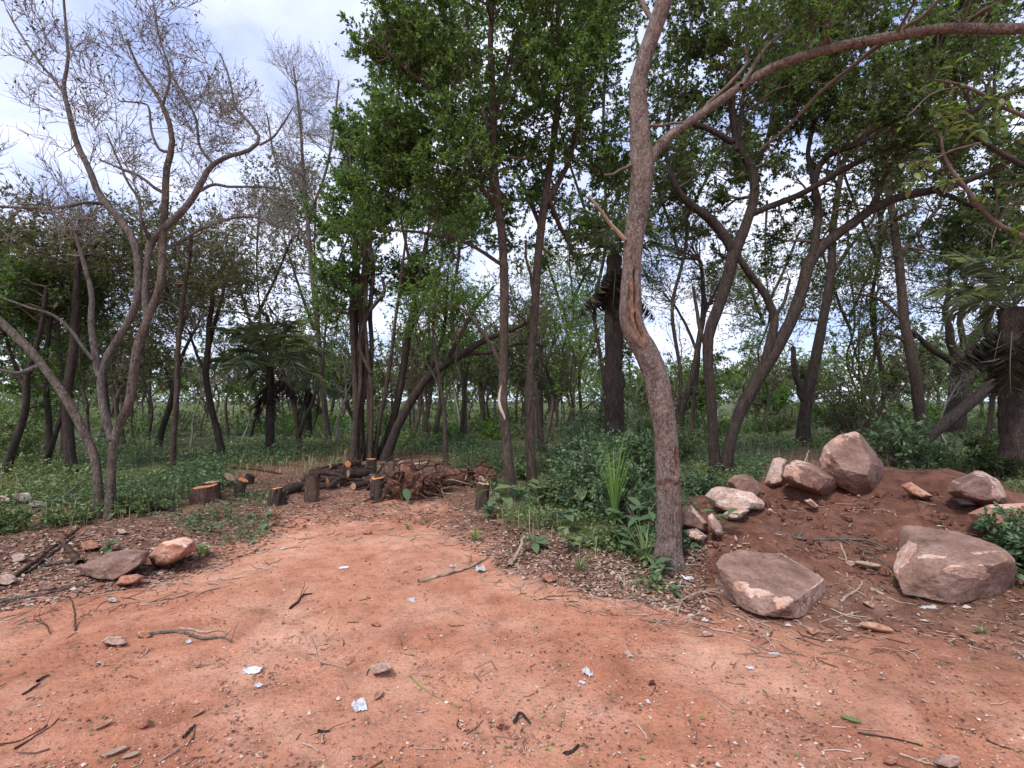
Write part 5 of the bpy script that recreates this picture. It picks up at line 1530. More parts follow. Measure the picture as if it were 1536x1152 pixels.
YA = gy_(1280, 738)
ptsA = [(1227, 690, .1), (1236, 666, .15), (1256, 647, .1), (1284, 643, .05), (1297, 654, .1), (1326, 697, .2), (1322, 712, .15), (1307, 740, 0), (1282, 738, -.1), (1258, 728, -.05), (1230, 704, .05),
        (1275, 650, -.08), (1292, 660, -.12), (1302, 714, -.25), (1262, 700, -.22), (1240, 676, -.10), (1250, 690, .6), (1300, 690, .65), (1280, 660, .5), (1300, 730, .5), (1260, 728, .5)]
aA = np.array(ptsA)
rock('tallest upright boulder with a pale top edge, standing on the soil heap', at_depth(aA[:, 0], aA[:, 1], YA + aA[:, 2]), M['rock'], 601, 6, [], .5, chips=4, spots=[(1236, 678, 9, 18), (1250, 655, 16, 8), (1275, 646, 12, 4)])
rock('rounded boulder coated with soil, leaning left of the tallest boulder',
     sil([(1170, 712), (1177, 696), (1194, 688), (1209, 690), (1230, 699), (1260, 716), (1258, 729), (1236, 746), (1207, 735), (1185, 727)], gy_(1225, 746), .6), M['rock'], 602, 5, [], .7, soil=.35, spots=[(1190, 706, 13, 11), (1207, 690, 20, 4)])
rock('tall pale broken stone behind the soil coated boulder',
     sil([(1146, 724), (1153, 705), (1159, 686), (1170, 684), (1181, 688), (1178, 729), (1151, 735)], gy_(1190, 740) + .25, .35), M['rock_pale'], 603, 5, [(-.4, -1, .2), (-1, 0, 0)], .8)
rock('brown rounded boulder behind the pale streaked flat one',
     sil([(1091, 720), (1102, 711), (1121, 709), (1140, 724), (1150, 739), (1145, 748), (1120, 748), (1100, 740)], gy_(1120, 748) + .1, .5), M['rock'], 604, 5, [], .2)
rock('pale streaked flat boulder at the left end of the heap',
     sil([(1056, 742), (1061, 733), (1076, 727), (1099, 735), (1129, 737), (1149, 752), (1144, 763), (1110, 766), (1084, 768), (1065, 756)], gy_(1100, 768), .5, lift=-4), M['rock_pale'], 605, 5, [], .7, spots=[(1112, 748, 26, 11)])
rock('small white chip stone in front of the pale streaked boulder',
     sil([(1084, 770), (1100, 760), (1112, 759), (1125, 765), (1104, 781), (1089, 780)], gy_(1104, 782), .25), M['rock_pale'], 606, 4, [(0, -1, .5), (-1, 0, .3), (1, 0, .3)], .8, name='stone', cat='stone')
rock('weathered slab stone leaning beside the foreground trunk, upper of two',
     sil([(1020, 762), (1035, 754), (1063, 784), (1062, 799), (1042, 794), (1020, 787)], gy_(1045, 800), .4), M['rock'], 607, 5, [(.5, -.6, .7)], .6, thr=.7)
rock('low slab stone under the leaning slab beside the foreground trunk',
     sil([(1024, 794), (1045, 790), (1062, 804), (1055, 812), (1030, 808)], gy_(1045, 812), .35), M['rock_pale'], 608, 4, [(0, -1, .4)], .6)
rock('narrow upright grey brown stone right of the leaning slab',
     sil([(1061, 772), (1068, 767), (1082, 788), (1086, 802), (1076, 806), (1064, 790)], gy_(1075, 806), .2), M['rock_pale'], 609, 4, [(-1, -.4, .3)], .5, name='stone', cat='stone')
rock('big flat topped boulder with broken edges, nearest to the track',
     np.concatenate([hpts([(1073, 846, .25), (1082, 832, .27), (1108, 822, .28), (1168, 828, .23), (1238, 868, .11), (1230, 880, .09), (1184, 906, .125), (1160, 893, .145), (1112, 874, .20),
                           (1076, 888, .0), (1106, 908, .02), (1140, 922, .03), (1188, 925, .02), (1215, 905, .02), (1242, 882, -.02)]), hpts([(1108, 822, .28), (1168, 828, .23), (1238, 868, .11)]) * np.array([1, 1, 0]) - np.array([0, .05, .05])]),
     M['rock'], 610, 6, [], .7, chips=1, spots=[(1112, 876, 10, 6), (1142, 886, 24, 5), (1172, 899, 13, 7), (1077, 888, 5, 8)], p=170, rough=.024)
rock('largest flat topped boulder with a pale pink broken corner, at the right',
     np.concatenate([hpts([(1350, 785, .44), (1376, 783, .46), (1444, 795, .46), (1500, 816, .44), (1520, 832, .40), (1376, 826, .37), (1425, 846, .34), (1490, 843, .36), (1339, 852, .20),
                           (1350, 880, .10), (1410, 899, .04), (1447, 901, .03), (1500, 889, .06), (1528, 866, .13)]), at_depth(np.array([1350., 1520.]), np.array([850., 870.]), np.array([5.0, 4.9]))]),
     M['rock'], 611, 6, [], .55, chips=2, p=220, rough=.03, spots=[(1352, 816, 17, 34), (1456, 853, 30, 8), (1400, 834, 22, 3)])
rock('brown boulder with a white broken right edge, at the back right of the heap',
     sil([(1420, 735), (1429, 720), (1462, 704), (1474, 705), (1500, 720), (1513, 746), (1507, 756), (1474, 758), (1440, 748)], gy_(1470, 760), .6), M['rock'], 612, 5, [], .7, spots=[(1500, 730, 12, 26), (1478, 707, 14, 6)])
rock('orange streaked flat boulder at the right edge behind the pink cornered one',
     sil([(1452, 768), (1475, 758), (1500, 754), (1548, 752), (1552, 785), (1500, 800), (1464, 790)], gy_(1500, 802), .55), M['rock_orange'], 613, 5, [(.3, -.5, .8)], .6)
rock('dark grey boulder cut off by the right edge of the view', sil([(1505, 790), (1530, 770), (1600, 760), (1610, 815), (1540, 822)], gy_(1540, 824), .5), M['rock_grey'], 614, 5, [], .3)
rock('flat pale flake of rock lying right of the tallest boulder', sil([(1350, 727), (1366, 722), (1402, 744), (1388, 750), (1362, 740)], gy_(1380, 750), .2), M['rock_orange'], 615, 4, [(0, -1, .6)], .7, name='stone', cat='stone')
rock('small brown wedge stone below the soil coated boulder', sil([(1206, 750), (1216, 747), (1230, 760), (1226, 765), (1210, 757)], gy_(1220, 766), .14), M['rock'], 616, 4, [(0, -.5, 1)], .4, name='stone', cat='stone')
rock('grey flat stone in front of the boulder with the white broken edge', sil([(1428, 748), (1440, 743), (1462, 750), (1466, 758), (1440, 759)], gy_(1450, 760), .25), M['rock_grey'], 617, 4, [], .3, name='stone', cat='stone')
# left of the track
rock('low purple brown boulder at the left edge of the track', sil([(118, 850), (146, 835), (167, 826), (195, 821), (224, 824), (222, 840), (202, 853), (182, 861), (150, 860), (122, 859)], gy_(180, 862), .5, .7, .7, -5), M['rock'], 620, 5, [], .35)
rock('pink boulder with folded orange ridges, right of the low purple brown boulder', sil([(224, 832), (242, 811), (276, 803), (294, 809), (294, 824), (271, 837), (247, 850), (229, 848)], gy_(250, 851), .5), M['rock_orange'], 621, 5, [(.2, 0, 1)], .6, rough=.035)
rock('bright orange stone lying below the low purple brown boulder', sil([(172, 876), (182, 863), (206, 860), (217, 864), (204, 874), (187, 878)], gy_(195, 879), .2), M['rock_orange'], 622, 5, [], .2, name='stone', cat='stone')
STN = [('pinkish angular stone in the debris at the left edge', 28, 836, 26, 15, 'rock_pale'), ('broad pale stone at the left edge beside the track', 8, 868, 44, 18, 'rock_pale'), ('long pink stone on the debris below the twiggy tree', 136, 818, 34, 16, 'rock_orange'),
       ('flat pink stone right of the foot of the twiggy tree', 182, 797, 22, 9, 'rock_pale'), ('pale weathered stone at the far left edge', 4, 750, 22, 18, 'rock_pale'), ('grey brown stone second in the row at the far left', 36, 746, 28, 18, 'rock_grey'),
       ('dark grey low stone third in the row at the far left', 56, 755, 30, 12, 'rock_grey'), ('small pale stone among weeds right of the row at the far left', 84, 749, 14, 6, 'rock_pale'), ('brown low stone half buried before the left debris', 68, 878, 36, 12, 'rock'),
       ('small grey pink stone at the left part of the track', 170, 900, 20, 8, 'rock_grey'), ('flat pink flake stone left of the curved dead stick', 173, 960, 42, 15, 'rock_pale'), ('tan flake stone at the left tip of the curved dead stick', 216, 950, 22, 12, 'rock_orange'),
       ('white pink small block of stone on the left of the track', 151, 994, 16, 9, 'rock_pale'), ('salmon brick like stone in the lower left', 212, 1083, 28, 19, 'rock_orange'), ('large pale flat stone in the middle of the track', 571, 1001, 40, 22, 'rock_pale'),
       ('rosy cube of stone on the soil below the heap of logs', 550, 797, 16, 10, 'rock_orange'), ('tan cube shaped stone at the edge of the weeds', 824, 866, 22, 17, 'rock_orange'), ('rounded pink stone on the right of the track', 977, 1022, 17, 15, 'rock_orange'),
       ('pale block shaped stone in the bottom right corner', 1421, 1140, 46, 22, 'rock_pale'), ('small red stone left of the bottom right pale block', 1336, 1139, 26, 14, 'rock_orange'), ('small tan stone at the bottom left', 390, 1131, 20, 11, 'rock_pale'),
       ('small pinkish stone beside the curled plastic bag', 627, 851, 14, 8, 'rock_orange'), ('little pale stone left of the track middle', 519, 987, 12, 8, 'rock_pale'), ('tiny cream stone in the track centre', 622, 951, 9, 10, 'rock_pale'),
       ('buff rough stone with leaf on the track, below the middle', 753, 1085, 22, 22, 'rock_orange'), ('red flat chip of stone in the track', 565, 936, 18, 8, 'rock_orange'), ('small stone by the leaf cluster at the track edge', 609, 857, 10, 6, 'rock_orange'),
       ('pink little stone low on the right', 1507, 1089, 12, 8, 'rock_orange'), ('small grey stone in a dark crumb patch on the right track', 1124, 1148, 14, 6, 'rock_pale'), ('small stone next to the crumpled paper in the dark crumbs', 1150, 1140, 12, 8, 'rock_orange'),
       ('orange pebble stone under the front flat boulder', 1137, 932, 10, 8, 'rock_orange'), ('tan flake stone on the soil before the flat topped boulder', 1060, 950, 18, 9, 'rock_pale'), ('small pink stone in the middle of the soil heap', 1208, 826, 12, 9, 'rock_orange'),
       ('pale chip of stone under the long grey stick on the soil heap', 1275, 845, 14, 8, 'rock_pale')]
STN = [s for s in STN if not s[0].startswith(('small grey stone in a dark', 'small stone next'))]
for k, (lb, px, py, w, h, mt) in enumerate(STN):
    rr_ = random.Random(700 + k)
    n_ = rr_.choice((4, 5, 6))
    poly = []
    for i in range(n_):
        a_ = i / n_ * 6.283 + rr_.uniform(-.4, .4) + .4
        poly.append((px + math.cos(a_) * w / 2 * rr_.uniform(.8, 1.1), py + math.sin(a_) * h / 2 * rr_.uniform(.8, 1.1)))
    yb = gy_(px, py + h * .42)
    rock(lb, sil(poly, yb, w * yb / FPX * .7, .8, .9), M[mt], 700 + k, 4, [(rr_.uniform(-1, 1), -.6, .6)], .5, rough=.03, name='stone', cat='stone')


clods()

# ------------------------------------------------------------------ stumps, logs, roots
def disc(rad, n_ring, sides, edge, up=0.0, rng=RNG):
    """saw cut: slightly uneven disc reaching the given edge ring (sides,3)"""
    c = edge.mean(0)
    v = [c[None]]
    for k in range(1, n_ring + 1):
        v.append(c + (edge - c) * (k / n_ring))
    v = np.concatenate(v)
    f3 = [(0, 1 + i, 1 + (i + 1) % sides) for i in range(sides)]
    f4 = []
    for k in range(n_ring - 1):
        a, b = 1 + k * sides, 1 + (k + 1) * sides
        f4 += [(a + i, b + i, b + (i + 1) % sides, a + (i + 1) % sides) for i in range(sides)]
    return v, f3, f4


def stick_mesh(s, sides, rough, seed, scale=7.0, flare=0.0, ridges=0.0):
    rings = len(s)
    ang = np.linspace(0, 2 * math.pi, sides, endpoint=False)
    P = s[None, :, :3]; R = s[None, :, 3].copy()
    if flare: R = R * (1 + flare * np.exp(-np.linspace(0, 1, rings) * 6))[None]
    o = np.random.default_rng(seed).uniform(0, 40, 3)
    u = np.arange(rings)[:, None] / rings * np.linalg.norm(s[-1, :3] - s[0, :3]) * scale
    rg = rough * 2 * fbm(np.cos(ang)[None] * 1.3 + o[0] + 0 * u, np.sin(ang)[None] * 1.3 + o[1] + 0 * u, u + o[2], oct=4)
    if ridges: rg = rg + ridges * np.sin(ang * 7 + o[0] + u * .8)
    return tubes(P, R, sides, rough=rg[None])


def stump(label, px, py, w, h, seed, bark, cut, tilt=0, name='stump', cat='tree stump', group=None, slope=0.0, squash=1.0, ridges=.05, top_scale=.93):
    rng = np.random.default_rng(seed)
    g = on_ground(px, py); Y = float(g[1]) + w * .5 * float(g[1]) / FPX
    k = Y / FPX
    base = np.array([g[0] * Y / g[1], Y, 0]); base[2] = land(base[0], base[1])
    R, H = w * k / 2, h * k
    root = empty(name, base, label, cat, group)
    s = np.array([[0, 0, -.06, R * 1.02], [0, 0, H * .3, R], [tilt * H * .4, 0, H * .7, R * .97], [tilt * H, 0, H, R * top_scale]])
    s = smooth_line(s, 16)
    sides = 26
    v, q = stick_mesh(s, sides, .07, seed, 7, .12, ridges)
    v = v.reshape(16, sides, 3)
    v[..., 1] *= squash
    v[-1, :, 2] += slope * v[-1, :, 0] + rng.normal(0, .004, sides)
    link('bark', make_mesh('bark', v.reshape(-1, 3), q, bark), root)
    e = v[-1].copy(); e[:, :2] = e[:, :2].mean(0) + (e[:, :2] - e[:, :2].mean(0)) * .985; e[:, 2] += .002
    dv, f3, f4 = disc(R, 4, sides, e)
    dv[:, 2] += rng.normal(0, .003, len(dv))
    o = link('cut_face', make_mesh('cut_face', dv, [np.array(f3), np.array(f4)], cut, True), root)
    return root


stump('wide low dark stump with a sawn reddish top, front one of the joined pair', 306, 756, 37, 22, 801, M['log'], M['cut'], slope=.12)
stump('smaller pale topped stump joined behind the wide low dark stump', 316, 750, 23, 24, 802, M['bark_dark'], M['cut_pale'])
stump('squat brown stump with a slanting top, behind the slender stumps', 341, 731, 20, 14, 803, M['bark_brown'], M['cut_pale'], .3, slope=-.3)
stump('slender grey stump with a side spur and orange top, right of the wide pair', 359, 747, 15, 25, 804, M['bark_brown'], M['cut'], .22)
stump('short dark charred stump at the back of the left group', 373, 727, 14, 13, 805, M['bark_dark'], M['bark_dark'], .2)
stump('broken notched stump with an orange split top, left of the tall dark stump', 411, 760, 18, 23, 806, M['bark_brown'], M['cut'], .18, slope=.5, ridges=.12)
stump('dark splinter stump standing against the broken notched stump', 424, 758, 13, 17, 807, M['bark_dark'], M['bark_dark'], .2, slope=-.7, ridges=.12)
stump('tall dark rough barked stump in front of the log heap', 468, 754, 20, 37, 808, M['log'], M['bark_dark'], -.02, ridges=.07)
stump('upright stump with a bright orange sawn top in front of the root heap', 566, 751, 19, 31, 809, M['bark_brown'], M['cut'], .02, slope=.12)
stump('stump with a bright orange top standing behind the log heap', 557, 711, 16, 21, 810, M['bark_brown'], M['cut'])
stump('thin grey post like stump rising from the root heap', 593, 722, 9, 32, 811, M['bark_limb'], M['cut_pale'], .06)
stump('lone grey brown stump at the edge of the weeds', 723, 765, 20, 37, 812, M['bark_brown'], M['cut_pale'], .06, ridges=.06)


def log(label, a, b, r, seed, bark, cut, za=0., zb=0., bend=0., name='log', cat='log', group=None, dY=0.0, both=True):
    """log lying between two spots of the photograph, raised za, zb above the soil"""
    rng = np.random.default_rng(seed)
    pa, pb = on_ground(*a), on_ground(*b)
    pb = at_depth(b[0], b[1], pb[1]) if False else pb
    k = pa[1] / FPX
    R = r * k
    pa = pa + np.array([0, dY, za + R * .8]); pb = pb + np.array([0, dY, zb + R * .8])
    mid_ = (pa + pb) / 2 + np.array([0, 0, bend * np.linalg.norm(pb - pa)]) + rng.normal(0, .02, 3)
    base = (pa + pb) / 2; base[2] = min(pa[2], pb[2]) - R * .8
    s = smooth_line(np.c_[np.stack([pa, mid_, pb]), [R, R * .97, R * .85]], 14)
    s[:, :3] -= base
    sides = 16
    v, q = stick_mesh(s, sides, .08, seed, 8, 0, .03)
    root = empty(name, base, label, cat, group)
    link('bark', make_mesh('bark', v, q, bark), root)
    v = v.reshape(14, sides, 3)
    for e, nx in ((v[0], v[1]), (v[-1], v[-2])):
        out = nrm((e.mean(0) - nx.mean(0))[None])[0] * .002
        dv, f3, f4 = disc(R, 3, sides, e.mean(0) + (e - e.mean(0)) * .985 + out)
        link('cut_face', make_mesh('cut_face', dv, [np.array(f3), np.array(f4)], cut, True), root)
    return root


log('brown log lying flat with a round orange sawn end, behind the broken stump', (420, 744), (458, 734), 7.5, 821, M['bark_brown'], M['cut'])
log('short log with a bright orange end lying before the log heap', (489, 729), (512, 724), 7.5, 822, M['bark_brown'], M['cut'])
log('cut log showing a tan end at the right side of the log heap', (522, 728), (552, 724), 6, 823, M['bark_brown'], M['cut_pale'], .16, .14)
log('cut log with a brown end under the tan ended one', (530, 736), (556, 730), 5, 824, M['bark_brown'], M['cut_pale'], .03, .03)
log('orange barked short log on top of the right end of the log heap', (522, 720), (540, 716), 5, 825, M['root'], M['cut'], .26, .24)
log('thick pale brown log lying behind the orange topped stump', (560, 738), (600, 732), 9, 826, M['bark_brown'], M['cut_pale'], .10, .1)
HEAP = [((446, 735), (486, 729), 4, .02, .10), ((450, 732), (500, 722), 4, .10, .20), ((456, 730), (520, 727), 4.5, .18, .13), ((462, 724), (505, 719), 4, .22, .25), ((470, 726), (524, 722), 5, .06, .12), ((478, 722), (515, 728), 4, .28, .12),
        ((486, 720), (530, 718), 4, .26, .20), ((494, 722), (512, 716), 4, .34, .30), ((502, 718), (540, 724), 4.5, .22, .08), ((458, 737), (480, 726), 3.5, .04, .16), ((508, 730), (535, 722), 4, .05, .12), ((474, 731), (508, 733), 4, .03, .03),
        ((515, 716), (546, 712), 4, .16, .20), ((440, 739), (470, 730), 3.5, .0, .08), ((512, 722), (525, 712), 3.5, .30, .30), ((465, 728), (495, 724), 4, .14, .30)]
HEAP += [((452, 738), (512, 731), 3, .02, .06), ((468, 727), (532, 719), 3.2, .24, .26), ((480, 729), (548, 727), 3, .18, .08), ((460, 731), (510, 717), 2.6, .16, .34), ((490, 736), (520, 727), 3.4, .02, .14), ((500, 724), (556, 716), 2.6, .26, .24)]
HEAPL = ['lowest branch log at the left front of the heap', 'second branch log up at the left front of the heap', 'branch log lying across the middle of the heap', 'branch log high on the left shoulder of the heap',
         'thick branch log low across the heap', 'branch log sloping down from the top of the heap to its front', 'branch log lying level along the top of the heap', 'short topmost branch log of the heap',
         'branch log sloping down towards the right end of the heap', 'short steep branch log at the left end of the heap', 'branch log at the right front of the heap rising backwards', 'branch log resting on the soil in the middle of the heap',
         'branch log at the right back of the heap', 'leftmost thin branch log sticking out of the heap', 'short branch log standing out of the back of the heap', 'branch log rising from the left to the middle of the heap',
         'thin long branch resting on the soil at the heap front', 'thin long branch lying over the upper part of the heap', 'thin long branch sloping down over the right of the heap', 'thin branch rising steeply over the top of the heap',
         'thin short branch leaning in the front middle of the heap', 'thin branch at the right top of the heap beside the orange topped stump']
for k, (a, b, r, za, zb) in enumerate(HEAP):
    log(HEAPL[k], a, b, r * .88, 830 + k, M['log'] if k % 4 else M['bark_brown'], M['cut_pale'] if k % 2 else M['log'], za * .75, zb * .75, random.uniform(-.06, .08), group='branch logs piled in the heap')


def roots(label, px, py, seed, count, spread, H, body, name='uprooted_stump', up=.4):
    """root plate torn out of the ground: a soil lump with roots that stick out"""
    rng = np.random.default_rng(seed)
    g = on_ground(px, py)
    root = empty(name, g, label, 'uprooted stump')
    V, F = ico(5)
    q = V * np.asarray(body)
    n1 = fbm(V[:, 0] * 2 + seed, V[:, 1] * 2, V[:, 2] * 2, oct=4, rough=.6)
    q = q * (1 + .6 * n1 + .25 * fbm(V[:, 0] * 9 + seed, V[:, 1] * 9, V[:, 2] * 9, oct=3))[:, None]; q[:, 2] += body[2] * .75
    link('soil_lump', make_mesh('soil_lump', q, F, M['dirt']), root)
    for i in range(count):
        az = rng.uniform(0, 6.283)
        d = nrm(np.array([[math.cos(az) * spread[0], math.sin(az) * spread[1], rng.uniform(-.2, 1) * up + .1]]))[0]
        L = rng.uniform(.35, 1.0) * H
        p = [np.array([0, 0, body[2] * rng.uniform(.4, 1.2)]) + d * np.asarray(body) * .55]
        for s_ in range(5):
            d = nrm((d + rng.normal(0, .5, 3) - np.array([0, 0, .10]))[None])[0]
            p.append(p[-1] + d * L / 5)
        p = np.array(p); p[:, 2] = np.maximum(p[:, 2], .01)
        r = .008 + .05 * rng.random() ** 2.5
        s = smooth_line(np.c_[p, r * np.linspace(1, .25, 6)], 12)
        v, f = tubes(s[None, :, :3], s[None, :, 3], 6)
        link('root', make_mesh('root', v, f, M['root'] if i % 7 else M['dead_wood']), root)
    return root


roots('upright torn root plate with orange splintered wood, right of the orange topped stump', 608, 748, 851, 44, (1, .7), .75, (.27, .2, .27), up=1.2)
roots('tangle of dark red roots spreading right of the torn root plate', 640, 738, 852, 50, (1, .8), .8, (.32, .2, .15), up=.7)
roots('fallen tree base with a fan of dark red roots, lying left of the lone stump', 722, 730, 853, 46, (.9, .8), .5, (.26, .2, .18), up=1.0)
log('thick soil coated log ending in the fan of dark red roots', (668, 727), (714, 729), 13, 854, M['dirt'], M['cut_pale'], .02, .06)
log('splintered orange wood piece standing up in the root plate', (602, 744), (606, 742), 5, 855, M['cut_pale'], M['cut'], .12, .48, name='wood_splinter', cat='wood piece')


# ------------------------------------------------------------------ sticks lying about
def stick(label, pts, r, seed, mat, lifts=None, name='stick', cat='stick', group=None, sides=7, twigs=0):
    rng = np.random.default_rng(seed)
    a = np.array(pts, float)
    p = on_ground(a[:, 0], a[:, 1])
    k = p[:, 1].mean() / FPX
    R = r * k / 1.0
    p[:, 2] += R * .8 + (np.array(lifts) if lifts is not None else 0)
    c = p.mean(0); c[2] = p[:, 2].min() - R
    s = smooth_line(np.c_[p - c, R * np.linspace(1, .55, len(p))], 22)
    s[1:-1, :3] += rng.normal(0, R * .25, (20, 3))
    if lifts is None:
        w = s[:, :3] + c
        s[:, 2] = np.maximum(s[:, 2], land(w[:, 0], w[:, 1]) + R * .7 - c[2])
    v, f = stick_mesh(s, sides, .10, seed, 20)
    g = Geo(); g.add(v, f)
    if twigs:
        P2, R2 = grow(s[None, :, :3], s[None, :, 3], twigs, (.06, .22), .8, .15, .2, 5, rng, .2, 1, .5, .0018)
        v, f = tubes(P2, R2, 4); g.add(v, f)
    o = link(name, g.mesh(name, mat))
    o.location = c
    return tag(o, label, cat, group)


DW, RT, TW, BL = M['dead_wood'], M['root'], M['twig'], M['bark_limb']
stick('curved brown dead stick on the left of the track', [(208, 958), (225, 953), (262, 950), (283, 953), (305, 960), (330, 958), (347, 966)], 2.6, 901, BL, twigs=3)
stick('second short stick crossing behind the curved dead stick', [(270, 945), (285, 945), (305, 950), (328, 947)], 2.2, 902, DW)
stick('pale peeled branch lying along the edge of the weeds', [(628, 875), (660, 866), (690, 858), (712, 849), (730, 838)], 3.2, 903, DW, twigs=2)
stick('short thick broken root leaning out of the small bank by the weeds', [(764, 852), (772, 843), (780, 834), (786, 824)], 3.2, 904, DW, [0, .03, .07, .12])
stick('long grey branch lying across the soil heap', [(1147, 792), (1170, 802), (1200, 809), (1240, 811), (1290, 812), (1330, 824), (1350, 830)], 2.8, 905, BL, twigs=8)
stick('second grey branch running down the soil heap below the long one', [(1262, 812), (1285, 822), (1310, 834), (1335, 852), (1345, 860)], 2.0, 906, BL, twigs=4)
stick('thin upright root hanging in front of the soil heap', [(1260, 816), (1268, 835), (1271, 855), (1270, 868)], 1.5, 907, DW)
stick('pale bent stick lying between the two flat topped boulders', [(1260, 905), (1275, 893), (1288, 885), (1294, 874)], 2.4, 908, DW, twigs=1)
stick('short tan stick end left of the pink cornered boulder', [(1307, 886), (1316, 890), (1325, 894)], 3.0, 909, DW)
stick('thin curved root in front of the foreground trunk', [(1015, 925), (1022, 905), (1036, 893), (1060, 888), (1080, 890)], 1.6, 910, DW)
stick('second thin curved root right of the first before the foreground trunk', [(1042, 912), (1052, 900), (1066, 894), (1078, 896)], 1.3, 911, RT)
stick('thin straight dark stick in the lower right', [(1287, 1101), (1310, 1104), (1345, 1110), (1385, 1120)], 1.5, 912, M['bark_dark'])
stick('long pale thin stick on the bottom right edge', [(1350, 1132), (1375, 1141), (1405, 1150)], 2.0, 913, DW)
stick('thin dark stick at the right edge of the bottom', [(1480, 1112), (1505, 1122), (1540, 1131)], 1.5, 914, M['bark_dark'])
stick('curled black strip of bark at the bottom right of the middle', [(846, 1135), (858, 1130), (868, 1120)], 3.2, 915, M['bark_dark'])
stick('curled dry pod on the lower middle track', [(770, 1086), (780, 1078), (788, 1082), (796, 1086)], 2.6, 916, M['bark_dark'], [.0, .02, .01, .0])
stick('thin curved stem lying beside the buff rough stone', [(760, 1058), (772, 1078), (785, 1098), (794, 1111)], 1.0, 917, DW)
stick('slender pale green stem on the lower middle track', [(617, 1018), (635, 1034), (652, 1045), (665, 1052), (690, 1062)], 1.1, 918, M['fallen_green'])
stick('thin looping root on the left middle of the track', [(465, 955), (473, 972), (478, 990), (498, 998), (520, 1003)], 1.3, 919, DW)
stick('dark forked twig on the upper left of the track', [(435, 914), (446, 904), (455, 894), (468, 892)], 1.8, 920, M['bark_dark'], twigs=2)
stick('bent dark twig standing out of the soil at the left', [(113, 948), (112, 935), (109, 925), (102, 919)], 1.5, 921, RT, [0, .05, .09, .12])
stick('green leafed twig at the far left of the track', [(76, 952), (70, 940), (62, 935), (50, 930)], 1.3, 922, RT, twigs=3)
stick('slanting long dark branch in the left debris', [(0, 905), (40, 898), (90, 888), (140, 876)], 2.4, 923, BL, twigs=4)
stick('long straight pole lying up the slope in the left debris', [(20, 868), (60, 838), (100, 808), (118, 794)], 2.8, 924, RT, twigs=4)
stick('second pole beside the long straight one in the left debris', [(40, 862), (75, 835), (112, 806)], 2.4, 925, M['bark_dark'], twigs=5)
stick('dark snag branch poking up beside the low purple brown boulder', [(120, 848), (108, 838), (100, 832), (92, 828)], 5, 926, RT, [0, .02, .06, .10])
stick('short branch lying on the left debris below the twiggy tree', [(60, 852), (95, 846), (130, 842)], 2.6, 927, BL, twigs=4)
stick('thin twig near the lower left corner with a green leaf', [(22, 1124), (50, 1108), (75, 1092), (88, 1078)], 1.5, 928, RT, twigs=2)
stick('thin root trailing from the lower left corner', [(0, 1117), (30, 1112), (62, 1095)], 1.3, 929, RT)
stick('short black stick with a pale tip at the far left of the track', [(35, 1043), (48, 1034), (60, 1026)], 1.8, 930, M['bark_dark'])
stick('second short black stick above the one with a pale tip', [(56, 1023), (64, 1018), (74, 1014)], 2.0, 931, M['bark_dark'])
stick('small black forked twig at the bottom left of the middle', [(478, 1098), (484, 1100), (494, 1099)], 2.4, 932, M['bark_dark'], twigs=2)
stick('pale splinter below the small black forked twig', [(484, 1117), (483, 1108), (486, 1101)], 1.8, 933, DW)
stick('dark curved twig at the bottom left of the middle', [(510, 1142), (520, 1136), (532, 1137), (543, 1135)], 1.6, 934, M['bark_dark'])
stick('brown stick among dry bits in the lower left', [(275, 1108), (284, 1098), (293, 1088)], 2.2, 935, M['bark_dark'], twigs=2)
stick('reddish thin loop of root on the lower middle track', [(688, 1080), (686, 1090), (698, 1097), (715, 1095)], 1.2, 936, RT)
stick('arched dead branch over the top of the root heap', [(612, 742), (628, 735), (655, 738), (676, 740), (692, 742)], 1.6, 937, RT, [.25, .48, .50, .42, .25])
stick('pale sawn branch lying across the top of the root heap', [(600, 738), (622, 738), (643, 737)], 2.6, 938, DW, [.42, .46, .48])
stick('second arched dead branch lower over the root heap', [(620, 746), (645, 742), (668, 742)], 1.7, 939, RT, [.15, .33, .38])
stick('straight pole leaning on the back of the log heap', [(552, 736), (570, 728), (592, 722)], 2.2, 940, M['bark_dark'], [.0, .28, .5])
stick('fallen twiggy branch lying in the weeds beyond the slender stump', [(300, 704), (340, 703), (385, 706), (420, 712)], 2.0, 941, M['bark_dark'], twigs=12)
stick('pale fallen branch on the weeds left of the twiggy tree', [(40, 775), (80, 756), (108, 738)], 2.0, 942, BL, twigs=6)
stick('grey fallen branch arching beside the foot of the twiggy tree', [(85, 762), (120, 742), (140, 735)], 1.7, 943, BL, [.05, .18, .25], twigs=5)
stick('thin dead branch hanging over the weeds left of the foreground trunk', [(980, 845), (965, 825), (945, 800), (930, 775)], 1.4, 944, BL, [0, .1, .22, .35])
stick('brown dead stub standing in the weeds left of the foreground trunk', [(946, 790), (948, 788), (950, 786)], 5, 945, RT, [0, .18, .36])
stick('curving sprout of dry creeper on the right end of the weeds', [(1000, 938), (1010, 925), (1014, 912)], 1.2, 946, DW)
stick('thin stem lying on soil before the right flat boulder', [(1228, 935), (1260, 925), (1290, 918)], 1.2, 947, DW)
stick('slender root arching on the soil right of the tallest boulder', [(1345, 800), (1365, 785), (1380, 765), (1372, 752)], 1.2, 948, RT)
stick('short root hanging on the soil coated boulder', [(1195, 744), (1205, 742), (1215, 740)], 1.6, 949, DW, [.14, .30, .42])

